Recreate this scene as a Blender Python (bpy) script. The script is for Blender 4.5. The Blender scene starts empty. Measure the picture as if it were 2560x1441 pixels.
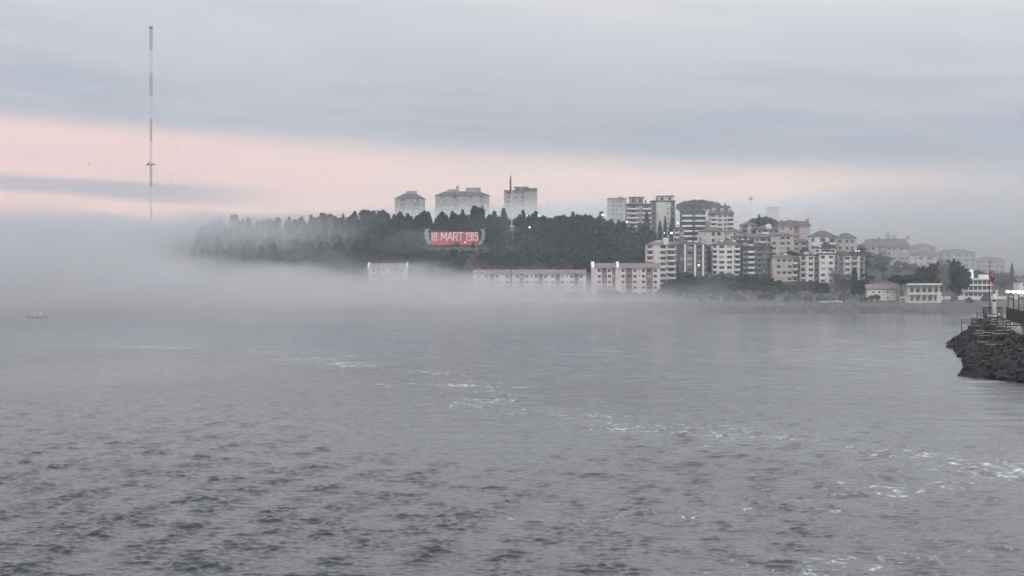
import bpy, bmesh, math, random
import numpy as np
from mathutils import Vector, Matrix, Euler, noise as mnoise

# ------------------------------------------------------------------ camera, sky, sun, exposure
sc = bpy.context.scene
col = sc.collection
FPX, EYE = 4777.0, 12.0            # focal length in photo pixels, eye height over the sea
cam = bpy.data.cameras.new('camera'); cam_o = bpy.data.objects.new('camera', cam); col.objects.link(cam_o)
cam.sensor_width = 36.0; cam.lens = 36.0 * FPX / 2560.0
cam.clip_start = 1.0; cam.clip_end = 12000.0
cam_o.location = (0, 0, EYE); cam_o.rotation_euler = (math.radians(90), 0, 0)
sc.camera = cam_o

sc.view_settings.view_transform = 'Standard'; sc.view_settings.look = 'None'
sc.view_settings.exposure = 0.1; sc.view_settings.gamma = 1.0
sc.view_settings.use_curve_mapping = False
cy = sc.cycles
cy.max_bounces = 8; cy.diffuse_bounces = 2; cy.glossy_bounces = 2; cy.transmission_bounces = 2
cy.volume_bounces = 4; cy.transparent_max_bounces = 8
cy.caustics_reflective = False; cy.caustics_refractive = False
cy.use_denoising = True; cy.use_adaptive_sampling = True; cy.adaptive_threshold = 0.04
cy.volume_max_steps = 256

SUN_EL, SUN_AZ = math.radians(24.0), math.radians(158.0)      # veiled sun high behind the viewer's right shoulder
world = bpy.data.worlds.new('World'); sc.world = world; world.use_nodes = True

class NT:
    """small helper for node trees"""
    def __init__(s, tree): s.t = tree; s.n = tree.nodes; s.l = tree.links
    def new(s, kind, **kw):
        n = s.n.new(kind)
        for k, v in kw.items(): setattr(n, k, v)
        return n
    def put(s, sock, v):
        if hasattr(v, 'is_output') or isinstance(v, bpy.types.NodeSocket): s.l.new(v, sock)
        elif v is not None: sock.default_value = v
    def math(s, op, a, b=None, c=None, clamp=False):
        n = s.new('ShaderNodeMath', operation=op, use_clamp=clamp)
        s.put(n.inputs[0], a)
        if b is not None: s.put(n.inputs[1], b)
        if c is not None: s.put(n.inputs[2], c)
        return n.outputs[0]
    def step(s, v, a, b):          # smoothstep a..b -> 0..1 (a may be > b)
        n = s.new('ShaderNodeMapRange', interpolation_type='SMOOTHSTEP')
        s.put(n.inputs['Value'], v)
        lo, hi, t0, t1 = (a, b, 0.0, 1.0) if (isinstance(a, bpy.types.NodeSocket) or isinstance(b, bpy.types.NodeSocket) or a < b) else (b, a, 1.0, 0.0)
        s.put(n.inputs['From Min'], lo); s.put(n.inputs['From Max'], hi)
        n.inputs['To Min'].default_value = t0; n.inputs['To Max'].default_value = t1
        return n.outputs['Result']
    def sep(s, v):
        n = s.new('ShaderNodeSeparateXYZ'); s.put(n.inputs[0], v); return n.outputs
    def comb(s, x, y, z):
        n = s.new('ShaderNodeCombineXYZ'); s.put(n.inputs[0], x); s.put(n.inputs[1], y); s.put(n.inputs[2], z); return n.outputs[0]
    def noise(s, vec, scale=1.0, detail=2.0, rough=0.5, dist=0.0):
        n = s.new('ShaderNodeTexNoise'); s.put(n.inputs['Vector'], vec)
        n.inputs['Scale'].default_value = scale; n.inputs['Detail'].default_value = detail
        n.inputs['Roughness'].default_value = rough; n.inputs['Distortion'].default_value = dist
        return n.outputs[0]
    def scale(s, vec, sx, sy, sz, off=(0, 0, 0)):
        n = s.new('ShaderNodeMapping'); s.put(n.inputs['Vector'], vec)
        n.inputs['Scale'].default_value = (sx, sy, sz); n.inputs['Location'].default_value = off
        return n.outputs[0]
    def mix(s, f, a, b):
        n = s.new('ShaderNodeMix', data_type='RGBA'); s.put(n.inputs[0], f)
        for i, v in ((6, a), (7, b)):
            if isinstance(v, bpy.types.NodeSocket): s.l.new(v, n.inputs[i])
            else: n.inputs[i].default_value = (*v[:3], 1)
        return n.outputs[2]

def build_sky():
    k = NT(world.node_tree); k.n.clear()
    out = k.new('ShaderNodeOutputWorld'); bg = k.new('ShaderNodeBackground')
    bg.inputs['Strength'].default_value = 0.1
    sky = k.new('ShaderNodeTexSky', sky_type='NISHITA'); sky.sun_disc = False
    sky.sun_elevation = SUN_EL; sky.sun_rotation = SUN_AZ
    sky.air_density = 1.0; sky.dust_density = 3.0
    d = k.new('ShaderNodeTexCoord').outputs['Generated']
    x, y, z = k.sep(d)
    hor = k.math('SQRT', k.math('ADD', k.math('MULTIPLY', x, x), k.math('MULTIPLY', y, y)))
    hor = k.math('MAXIMUM', hor, 0.02)
    v = k.math('DIVIDE', z, hor)                      # tangent of the elevation
    sx = k.math('DIVIDE', x, hor)                     # sine of the azimuth, 0 = view axis
    cyy = k.math('DIVIDE', y, hor)
    # slow, long streaks of a layered overcast deck
    vw = k.math('ADD', v, k.math('MULTIPLY', sx, 0.06))           # layers dip towards the right
    p1 = k.comb(k.math('MULTIPLY', sx, 3.2), k.math('MULTIPLY', cyy, 3.2), k.math('MULTIPLY', vw, 26.0))
    n1 = k.noise(p1, 1.0, 4.0, 0.55, 0.3)
    p2 = k.comb(k.math('MULTIPLY', sx, 6.0), k.math('MULTIPLY', cyy, 6.0), k.math('MULTIPLY', vw, 62.0))
    n2 = k.noise(p2, 1.0, 3.0, 0.55, 0.4)
    p3 = k.comb(k.math('MULTIPLY', sx, 16.0), k.math('MULTIPLY', cyy, 16.0), k.math('MULTIPLY', vw, 120.0))
    n3 = k.noise(p3, 1.0, 6.0, 0.66, 0.7)
    # deck: blue grey belly low down, paler higher up
    up = k.step(k.math('ADD', k.math('ADD', v, k.math('MULTIPLY', sx, 0.075)), k.math('MULTIPLY', k.math('SUBTRACT', n1, 0.5), 0.13)), 0.085, 0.175)
    deck = k.mix(up, SKY_BELLY, SKY_TOP)
    soft = k.step(k.math('ADD', k.math('MULTIPLY', n2, 0.55), k.math('MULTIPLY', n3, 0.45)), 0.37, 0.64)
    deck = k.mix(k.math('MULTIPLY', soft, 0.62), deck, SKY_SOFT)
    # the clear strip under the deck: sky reddened by the low sun, duller to the right
    wob = k.math('ADD', k.math('MULTIPLY', k.math('SUBTRACT', n1, 0.5), 0.018), k.math('MULTIPLY', k.math('SUBTRACT', n3, 0.5), 0.008))
    edge = k.math('SUBTRACT', 0.0715, k.math('MULTIPLY', sx, 0.058))
    gap = k.step(k.math('SUBTRACT', k.math('ADD', v, wob), edge), 0.0085, -0.0070)
    warm = k.step(sx, 0.10, -0.27)                    # towards the sun the strip is rosier
    glow = k.mix(warm, SKY_PEACH, SKY_PINK)
    strat = k.step(k.math('ADD', k.math('MULTIPLY', n2, 0.7), k.math('MULTIPLY', n3, 0.3)), 0.42, 0.66)
    glow = k.mix(k.math('MULTIPLY', strat, 0.33), glow, SKY_VEIL)
    # one thin bar of grey cloud inside the strip
    bar_c = k.math('SUBTRACT', k.math('ADD', 0.0515, k.math('MULTIPLY', k.math('SUBTRACT', n1, 0.5), 0.012)), k.math('MULTIPLY', k.math('ADD', sx, 0.2), 0.05))
    bar = k.step(k.math('ABSOLUTE', k.math('SUBTRACT', v, bar_c)), 0.0065, 0.002)
    bar = k.math('MULTIPLY', bar, k.step(sx, -0.10, -0.19))
    glow = k.mix(k.math('MULTIPLY', bar, 0.75), glow, SKY_BELLY)
    # a little of the real clear sky behind it all
    glow = k.mix(0.06, glow, sky.outputs[0])
    fade = k.step(sx, 0.40, 0.16)
    c = k.mix(k.math('MULTIPLY', gap, k.math('ADD', 0.12, k.math('MULTIPLY', fade, 0.88))), deck, glow)
    low = k.step(v, 0.030, -0.01)
    c = k.mix(low, c, SKY_LOW)
    # an overcast dome brightens steadily towards the zenith
    sc_ = k.new('ShaderNodeVectorMath', operation='SCALE'); k.l.new(c, sc_.inputs[0])
    k.put(sc_.inputs['Scale'], k.math('ADD', 1.0, k.math('MULTIPLY', k.math('MAXIMUM', k.math('SUBTRACT', z, 0.07), 0.0), DOME)))
    c = sc_.outputs[0]
    k.l.new(c, bg.inputs['Color']); k.l.new(bg.outputs[0], out.inputs['Surface'])

def lin(r, g, b, m=10.0):
    f = lambda u: ((u / 255.0 + 0.055) / 1.055) ** 2.4
    return (f(r) * m, f(g) * m, f(b) * m)
DOME = 2.2
SKY_BELLY = lin(168, 173, 183); SKY_TOP = lin(201, 201, 204); SKY_SOFT = lin(189, 190, 196)
SKY_PINK = lin(241, 207, 202); SKY_PEACH = lin(240, 218, 209); SKY_VEIL = lin(206, 199, 202); SKY_LOW = lin(196, 195, 201)
build_sky()

sun = bpy.data.lights.new('sun', 'SUN'); sun.energy = 0.6; sun.angle = math.radians(24); sun.color = (1.0, 0.95, 0.91)
sun_o = bpy.data.objects.new('sun', sun); col.objects.link(sun_o)
sun_dir = Vector((math.sin(SUN_AZ) * math.cos(SUN_EL), math.cos(SUN_AZ) * math.cos(SUN_EL), math.sin(SUN_EL)))
sun_o.rotation_euler = sun_dir.to_track_quat('Z', 'Y').to_euler(); sun_o.location = sun_dir * 3000

# ------------------------------------------------------------------ helpers
R = random.Random(1915)
def W(px, py, Y):                  # the point of the place that a spot of the photo shows, at distance Y
    return Vector(((px - 1280.0) * Y / FPX, Y, EYE - (py - 720.5) * Y / FPX))
def tag(o, label=None, cat=None, group=None, kind=None):
    if label: o['label'] = label
    if cat: o['category'] = cat
    if group: o['group'] = group
    if kind: o['kind'] = kind
    return o
def empty(name, loc, rz=0.0, label=None, cat=None, group=None):
    o = bpy.data.objects.new(name, None); col.objects.link(o)
    o.location = loc; o.rotation_euler = (0, 0, rz); o.empty_display_size = 0.5
    return tag(o, label, cat, group)
def link(name, me, parent=None, loc=None, rot=None, scl=None):
    o = bpy.data.objects.new(name, me); col.objects.link(o)
    if parent is not None: o.parent = parent
    if loc is not None: o.location = loc
    if rot is not None: o.rotation_euler = rot
    if scl is not None: o.scale = scl
    return o
class MB:
    """collects faces; build() links them as one mesh object"""
    def __init__(s): s.v = []; s.f = []; s.m = []
    def quad(s, a, b, c, d, m=0):
        i = len(s.v); s.v += [tuple(a), tuple(b), tuple(c), tuple(d)]; s.f.append((i, i+1, i+2, i+3)); s.m.append(m)
    def tri(s, a, b, c, m=0):
        i = len(s.v); s.v += [tuple(a), tuple(b), tuple(c)]; s.f.append((i, i+1, i+2)); s.m.append(m)
    def poly(s, pts, m=0):
        i = len(s.v); s.v += [tuple(p) for p in pts]; s.f.append(tuple(range(i, i+len(pts)))); s.m.append(m)
    def box(s, x0, x1, y0, y1, z0, z1, m=0):
        i = len(s.v)
        s.v += [(x0,y0,z0),(x1,y0,z0),(x1,y1,z0),(x0,y1,z0),(x0,y0,z1),(x1,y0,z1),(x1,y1,z1),(x0,y1,z1)]
        for q in ((0,3,2,1),(4,5,6,7),(0,1,5,4),(1,2,6,5),(2,3,7,6),(3,0,4,7)):
            s.f.append(tuple(i+j for j in q)); s.m.append(m)
    def tube(s, a, b, r0, r1=None, n=6, m=0, caps=True):
        a = Vector(a); b = Vector(b); r1 = r0 if r1 is None else r1
        d = (b - a)
        if d.length < 1e-6: return
        d.normalize(); u = d.orthogonal().normalized(); w = d.cross(u)
        i = len(s.v)
        for p, r in ((a, r0), (b, r1)):
            for k in range(n):
                t = 2 * math.pi * k / n
                s.v.append(tuple(p + (u * math.cos(t) + w * math.sin(t)) * r))
        for k in range(n):
            j = (k + 1) % n
            s.f.append((i+k, i+j, i+n+j, i+n+k)); s.m.append(m)
        if caps:
            s.f.append(tuple(i+k for k in reversed(range(n)))); s.m.append(m)
            s.f.append(tuple(i+n+k for k in range(n))); s.m.append(m)
    def lathe(s, prof, n=12, m=0, c=(0, 0)):     # prof: (radius, z)
        i = len(s.v)
        for r, z in prof:
            for k in range(n):
                t = 2 * math.pi * k / n; s.v.append((c[0] + r * math.cos(t), c[1] + r * math.sin(t), z))
        for a in range(len(prof) - 1):
            for k in range(n):
                j = (k + 1) % n
                s.f.append((i+a*n+k, i+a*n+j, i+(a+1)*n+j, i+(a+1)*n+k)); s.m.append(m)
        s.f.append(tuple(i+k for k in reversed(range(n)))); s.m.append(m)
        e = i + (len(prof) - 1) * n
        s.f.append(tuple(e+k for k in range(n))); s.m.append(m)
    def mesh(s, name, mats):
        me = bpy.data.meshes.new(name); me.from_pydata(s.v, [], s.f)
        for mt in (mats if isinstance(mats, (list, tuple)) else [mats]): me.materials.append(mt)
        if any(s.m): me.polygons.foreach_set('material_index', s.m)
        me.update(); return me
    def build(s, name, mats, parent=None, loc=None, rot=None):
        return link(name, s.mesh(name, mats), parent, loc, rot)
def np_mesh(name, verts, faces, mat, smooth=False):
    """verts (n,3), faces (m,k) arrays"""
    me = bpy.data.meshes.new(name); n, m, kk = len(verts), len(faces), faces.shape[1]
    me.vertices.add(n); me.vertices.foreach_set('co', np.ascontiguousarray(verts, np.float32).ravel())
    me.loops.add(m * kk); me.loops.foreach_set('vertex_index', np.ascontiguousarray(faces, np.int32).ravel())
    me.polygons.add(m); me.polygons.foreach_set('loop_start', np.arange(0, m * kk, kk, dtype=np.int32))
    me.polygons.foreach_set('use_smooth', np.full(m, smooth))
    me.materials.append(mat); me.update(calc_edges=True); me.validate(); return me

_mats = {}
def mat(name, colr, rough=0.8, var=0.25, scale=0.6, bump=0.0, bscale=3.0, metal=0.0, spec=0.3, dirt=None, each=0.0, wet=None):
    """procedural paint/plaster/foliage: a base colour broken up by two sizes of noise"""
    if name in _mats: return _mats[name]
    m = bpy.data.materials.new(name); m.use_nodes = True; k = NT(m.node_tree)
    b = k.n['Principled BSDF']; b.inputs['Roughness'].default_value = rough; b.inputs['Metallic'].default_value = metal
    b.inputs['Specular IOR Level'].default_value = spec
    tc = k.new('ShaderNodeTexCoord').outputs['Object']
    n = k.math('ADD', k.math('MULTIPLY', k.noise(tc, scale, 4.0, 0.6), 0.7), k.math('MULTIPLY', k.noise(tc, scale * 6.3, 2.0, 0.5), 0.3))
    f = k.step(n, 0.32, 0.68)
    lo = tuple(c * (1 - var) for c in colr); hi = tuple(min(1, c * (1 + var)) for c in colr)
    c = k.mix(f, lo, hi)
    if dirt:                       # rain streaks and grime on plaster
        st = k.noise(k.scale(tc, 1.4, 1.4, 0.10), 1.0, 3.0, 0.6)
        c = k.mix(k.math('MULTIPLY', k.step(st, 0.52, 0.75), 0.55), c, dirt)
    if each:                       # every tree a little different
        rnd = k.new('ShaderNodeObjectInfo').outputs['Random']; c = k.mix(k.math('MULTIPLY', rnd, each), c, tuple(min(1, q * f) for q, f in zip(colr, (2.6, 2.1, 1.7))))
    if wet:                        # dark weed and wet stone up to the splash line
        pz = k.sep(k.new('ShaderNodeNewGeometry').outputs['Position'])[2]
        c = k.mix(k.step(k.math('ADD', pz, k.math('MULTIPLY', n, 1.6)), 2.6, 1.2), c, wet)
    k.put(b.inputs['Base Color'], c)
    if bump:
        bn = k.new('ShaderNodeBump'); bn.inputs['Strength'].default_value = bump; bn.inputs['Distance'].default_value = 0.2
        k.put(bn.inputs['Height'], k.noise(tc, bscale, 4.0, 0.6)); k.put(b.inputs['Normal'], bn.outputs[0])
    _mats[name] = m; return m
def lamp_mat(name, colr, power):
    if name in _mats: return _mats[name]
    m = bpy.data.materials.new(name); m.use_nodes = True; k = NT(m.node_tree)
    b = k.n['Principled BSDF']; b.inputs['Base Color'].default_value = (*colr, 1)
    b.inputs['Emission Color'].default_value = (*colr, 1); b.inputs['Emission Strength'].default_value = power
    _mats[name] = m; return m

# ------------------------------------------------------------------ the setting: land
CTRL = [  # photo x, photo y of the ground, distance
 (920,742,1036),(1060,742,1036),(1230,742,1036),(1380,742,1036),(1480,742,1036),(1600,738,1036),(1650,724,1052),(1730,697,1062),(1815,690,1062),(1890,698,1062),
 (1960,704,1055),(2080,710,1045),(2160,712,1045),(1790,614,1112),(2060,630,1090),(2118,630,1095),(2215,676,1150),(2305,692,1160),(2390,674,1250),(2500,690,1250),
 (2440,744,1000),(2310,758,950),(2200,752,965),(2100,748,965),(1900,748,965),(1700,750,965),(1500,754,965),(1300,756,965),(1000,756,965),(700,758,965),(300,760,965),(2500,750,965),(2700,752,965),
 (1600,602,1190),(1660,602,1195),(1735,607,1180),(1805,582,1175),(1985,642,1120),(1880,604,1150),
 (1100,690,1062),(800,694,1062),(600,702,1062),(1400,690,1062),(1560,680,1070),(300,715,1070),
 (1140,616,1112),(1140,650,1088),(1000,630,1105),(1300,628,1105),(1450,628,1105),(800,640,1105),(600,650,1105),
 (1000,578,1150),(1150,578,1150),(800,582,1150),(600,590,1150),(500,596,1150),(300,640,1150),(100,690,1150),(-200,700,1150),(1278,577,1140),(1400,577,1150),(1500,582,1150),(1560,602,1150),
 (1000,588,1400),(1300,588,1400),(1560,590,1320),(600,600,1400),(0,690,1400),(2000,610,1300),(2300,650,1400),(2700,690,1400),(1800,590,1320),
 (1746,540,1290),(1700,590,1290),(1800,580,1290),(1930,582,1212),(1880,592,1210),
 (0,705,2000),(1000,640,2000),(2000,650,2000),(2700,690,2000)]
_cp = np.array([[(p - 1280) * Y / FPX, Y, EYE - (q - 720.5) * Y / FPX] for p, q, Y in CTRL])
def _rbf_fit():
    d = np.hypot(_cp[:, None, 0] - _cp[None, :, 0], _cp[:, None, 1] - _cp[None, :, 1])
    n = len(_cp); A = np.zeros((n + 1, n + 1)); A[:n, :n] = -d; A[:n, n] = 1; A[n, :n] = 1
    A[:n, :n] += np.eye(n) * -2.0
    return np.linalg.solve(A, np.append(_cp[:, 2], 0))
_cw = _rbf_fit()
def shore_y(x): return 903 + 5 * np.sin(x * 0.031) + 3 * np.sin(x * 0.083 + 1) + 0.9 * np.sin(x * 0.31)
def ground_z(x, y):
    x = np.atleast_1d(np.asarray(x, float)); y = np.atleast_1d(np.asarray(y, float)); out = np.empty(len(x))
    for i in range(0, len(x), 20000):
        a, b = x[i:i+20000], y[i:i+20000]
        d = np.hypot(a[:, None] - _cp[None, :, 0], b[:, None] - _cp[None, :, 1])
        out[i:i+20000] = -d @ _cw[:-1] + _cw[-1]
    t = np.clip((y - shore_y(x)) / 26.0, -1, 1)
    return np.where(t < 0, t * 6.0, np.minimum(out, 1.1 * (t > 0) + 60 * np.clip(t, 0, 1) ** 1.2)) if False else np.where(t < 0, t * 6.0, np.maximum(out, 2.0) * (1 - (1 - np.clip(t, 0, 1)) ** 2))
def gz(x, y): return float(ground_z(x, y)[0])

def build_land():
    xs = np.concatenate([np.linspace(-1400, -340, 30), np.arange(-335, 340, 4.0), np.linspace(345, 1400, 30)])
    ys = np.concatenate([np.arange(880, 1240, 4.0), np.linspace(1245, 1450, 30), np.linspace(1470, 1990, 20)])
    X, Y = np.meshgrid(xs, ys); z = ground_z(X.ravel(), Y.ravel())
    rs = np.random.RandomState(4); z = z + rs.normal(0, 0.12, z.shape)
    V = np.stack([X.ravel(), Y.ravel(), z], 1)
    nx, ny = len(xs), len(ys); i = (np.arange(ny - 1)[:, None] * nx + np.arange(nx - 1)[None, :]).ravel()
    Fc = np.stack([i, i + 1, i + nx + 1, i + nx], 1)
    m = mat('ground_scrub', (0.066, 0.060, 0.052), 0.95, 0.5, 0.05, bump=0.5, bscale=0.6)
    o = link('ground', np_mesh('ground', V, Fc, m, True)); tag(o, kind='structure')
build_land()

# ------------------------------------------------------------------ the setting: sea
def sea_material():
    m = bpy.data.materials.new('sea_water'); m.use_nodes = True; k = NT(m.node_tree)
    b = k.n['Principled BSDF']; out = k.n['Material Output']
    b.inputs['Base Color'].default_value = (0.016, 0.020, 0.026, 1); b.inputs['Roughness'].default_value = SEA_ROUGH
    b.inputs['IOR'].default_value = 1.333; b.inputs['Specular IOR Level'].default_value = 0.55
    p = k.new('ShaderNodeTexCoord').outputs['Object']; x, y, z = k.sep(p)
    # bright sky sheen of the breakwater's lee, painted into the water's base colour
    lee_sheen = k.step(k.math('SUBTRACT', k.math('ADD', x, k.math('MULTIPLY', k.noise(k.scale(p, 0.02, 0.008, 0.0, (4, 7, 0)), 1.0, 3.0, 0.6), 30.0)), k.math('MULTIPLY', y, 0.10)), 2.0, 62.0)
    k.put(b.inputs['Base Color'], k.mix(lee_sheen, (0.016, 0.020, 0.026), (0.072, 0.076, 0.078)))
    # gusts: ruffled and smoother patches
    gust = k.step(k.noise(k.scale(p, 0.011, 0.0055, 0.0, (3, 1, 0)), 1.0, 3.0, 0.55, 0.4), 0.38, 0.66)
    rip1 = k.noise(k.scale(p, 0.9, 1.35, 0.6), 1.0, 3.0, 0.62, 0.3)
    rip2 = k.noise(k.scale(p, 2.2, 3.6, 2.0, (7, 3, 1)), 1.0, 2.0, 0.6, 0.0)
    hgt = k.math('ADD', k.math('MULTIPLY', rip1, 1.0), k.math('MULTIPLY', rip2, 0.30))
    bn = k.new('ShaderNodeBump'); bn.inputs['Distance'].default_value = 0.30
    lee = k.math('SUBTRACT', 1.0, k.math('MULTIPLY', k.step(k.math('SUBTRACT', x, k.math('MULTIPLY', y, 0.12)), -12.0, 40.0), 0.45))
    k.put(bn.inputs['Strength'], k.math('MULTIPLY', lee, k.math('ADD', 0.22, k.math('MULTIPLY', gust, 0.42)))); k.put(bn.inputs['Height'], hgt)
    k.put(b.inputs['Normal'], bn.outputs[0])
    # foam trailing along an old wake: patches gathered on two drifting lines
    def streak(pts, wid):
        best = None
        for (x0, y0), (x1, y1) in zip(pts[:-1], pts[1:]):
            dx, dy = x1 - x0, y1 - y0; L2 = dx * dx + dy * dy
            t = k.math('DIVIDE', k.math('ADD', k.math('MULTIPLY', k.math('SUBTRACT', x, x0), dx), k.math('MULTIPLY', k.math('SUBTRACT', y, y0), dy)), L2, clamp=True)
            ex = k.math('SUBTRACT', k.math('SUBTRACT', x, x0), k.math('MULTIPLY', t, dx))
            ey = k.math('SUBTRACT', k.math('SUBTRACT', y, y0), k.math('MULTIPLY', t, dy))
            d = k.math('SQRT', k.math('ADD', k.math('MULTIPLY', ex, ex), k.math('MULTIPLY', ey, ey)))
            d = k.math('DIVIDE', d, wid)
            best = d if best is None else k.math('MINIMUM', best, d)
        return best
    G = lambda px, py: ((px - 1280) * (EYE * FPX / (py - 720.5)) / FPX, EYE * FPX / (py - 720.5))
    s1 = streak([G(180, 862), G(720, 882), G(1230, 968), G(1390, 1035), G(1700, 1085), G(2000, 1100), G(2300, 1130), G(2700, 1185)], 17.0)
    s2 = streak([G(1500, 1300), G(2100, 1265), G(2400, 1205), G(2700, 1160)], 8.0)
    s3 = streak([G(1880, 1500), G(2250, 1400), G(2700, 1380)], 7.0)
    near = k.math('MINIMUM', k.math('MINIMUM', s1, s2), s3)
    patch = k.noise(k.scale(p, 0.085, 0.045, 0.1, (1, 5, 0)), 1.0, 3.0, 0.6)
    f1 = k.noise(k.scale(p, 1.25, 0.70, 0.3, (2, 9, 0)), 1.0, 5.0, 0.70, 0.9)
    score = k.math('ADD', k.math('MULTIPLY', f1, 0.74), k.math('MULTIPLY', patch, 0.40))
    score = k.math('SUBTRACT', score, k.math('MULTIPLY', near, 0.105))
    foam = k.step(score, FOAM_AT, FOAM_AT + 0.13)
    fb = k.new('ShaderNodeBsdfDiffuse'); fb.inputs['Color'].default_value = (0.74, 0.76, 0.78, 1)
    mx = k.new('ShaderNodeMixShader'); k.put(mx.inputs[0], k.math('MULTIPLY', foam, 0.62))
    k.l.new(b.outputs[0], mx.inputs[1]); k.l.new(fb.outputs[0], mx.inputs[2]); k.l.new(mx.outputs[0], out.inputs['Surface'])
    return m
SEA_ROUGH, FOAM_AT = 0.12, 0.60
def build_sea():
    # fan of rows: fine near the eye point, coarse far out
    rows, cols = 1700, 570
    q = np.linspace(1475 - 720.5, 60.0, rows)          # even in apparent height
    D = EYE * FPX / q                                  # 76 m .. 955 m
    ta = np.linspace(-0.30, 0.30, cols)
    X = D[:, None] * ta[None, :]; Y = np.repeat(D[:, None], cols, 1)
    dy = np.abs(np.gradient(D))[:, None]; dx = D[:, None] * (ta[1] - ta[0])
    rs = np.random.RandomState(11)
    def lowf(sx, sy, s, n=14):
        r2 = np.random.RandomState(s); g = np.zeros_like(X)
        for _ in range(n):
            a = r2.uniform(0, 2 * math.pi); f = r2.uniform(0.5, 1.6)
            g += np.sin(f * (np.cos(a) * X * sx + np.sin(a) * Y * sy) + r2.uniform(0, 6.3))
        return g / math.sqrt(n / 2)
    def chop(l0, l1, n, mean, spread):
        g = np.zeros_like(X); var = np.zeros_like(dy * dx)
        for i in range(n):
            lam = l0 * (l1 / l0) ** ((i + rs.uniform(0, 1)) / n); th = math.radians(rs.normal(mean, spread)) + math.pi / 2
            kx, ky = 2 * math.pi / lam * math.cos(th), 2 * math.pi / lam * math.sin(th)
            damp = np.clip(1.5 - 2.6 * dy * abs(ky) / (2 * math.pi), 0, 1) * np.clip(1.5 - 2.6 * dx * abs(kx) / (2 * math.pi), 0, 1)
            g += lam * damp * np.sin(kx * X + ky * Y + rs.uniform(0, 6.283))
        return g
    gust = 1.0 / (1.0 + np.exp(-1.9 * (lowf(0.11, 0.052, 5) + 0.55 + np.clip((170.0 - Y) / 110.0, -0.6, 0.8))))          # ruffled and smoother patches
    lee = np.clip(1.2 - (X - 0.12 * Y + 22) / 62.0, 0.40, 1.2)                   # calmer in the lee of the breakwater
    group = np.clip(0.55 + 0.45 * lowf(1.5, 0.8, 9, 24), 0, 1.6)        # short-crested bursts
    swell = chop(3.0, 9.0, 26, -10, 30) / 26 ** 0.5
    mid = chop(0.45, 1.5, 64, -10, 25) / 64 ** 0.5
    fine = chop(0.25, 0.5, 46, -8, 32) / 46 ** 0.5
    Z = SWELL * swell
    m = mid / 0.62
    Z += lee * (0.45 + 0.55 * gust) * (MID_A * m + MID_B * group * gust * (np.exp(0.75 * np.clip(m, -2, 2.2)) - 1.0))
    f = fine / 0.26
    Z += lee * (0.5 + 0.5 * gust) * (FINE_A * f + FINE_B * group * gust * (np.exp(0.75 * np.clip(f, -2, 2.2)) - 1.0))
    land = np.clip((Y - shore_y(X) + 25) / 20, 0, 1); Z *= (1 - 0.8 * land)
    V = np.stack([X.ravel(), Y.ravel(), Z.ravel()], 1)
    i = (np.arange(rows - 1)[:, None] * cols + np.arange(cols - 1)[None, :]).ravel()
    Fc = np.stack([i, i + 1, i + cols + 1, i + cols], 1)
    # the rest of the sea round it, just below the wave troughs
    b = len(V); S = 2400.0
    far = np.array([(-S, -400, -0.35), (S, -400, -0.35), (S, 1990, -0.35), (-S, 1990, -0.35)])
    V = np.concatenate([V, far]); Fc = np.concatenate([Fc, [[b, b+1, b+2, b+3]]])
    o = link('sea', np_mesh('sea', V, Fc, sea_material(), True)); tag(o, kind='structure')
SWELL, MID_A, MID_B, FINE_A, FINE_B = 0.007, 0.011, 0.017, 0.005, 0.008
build_sea()

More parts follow.
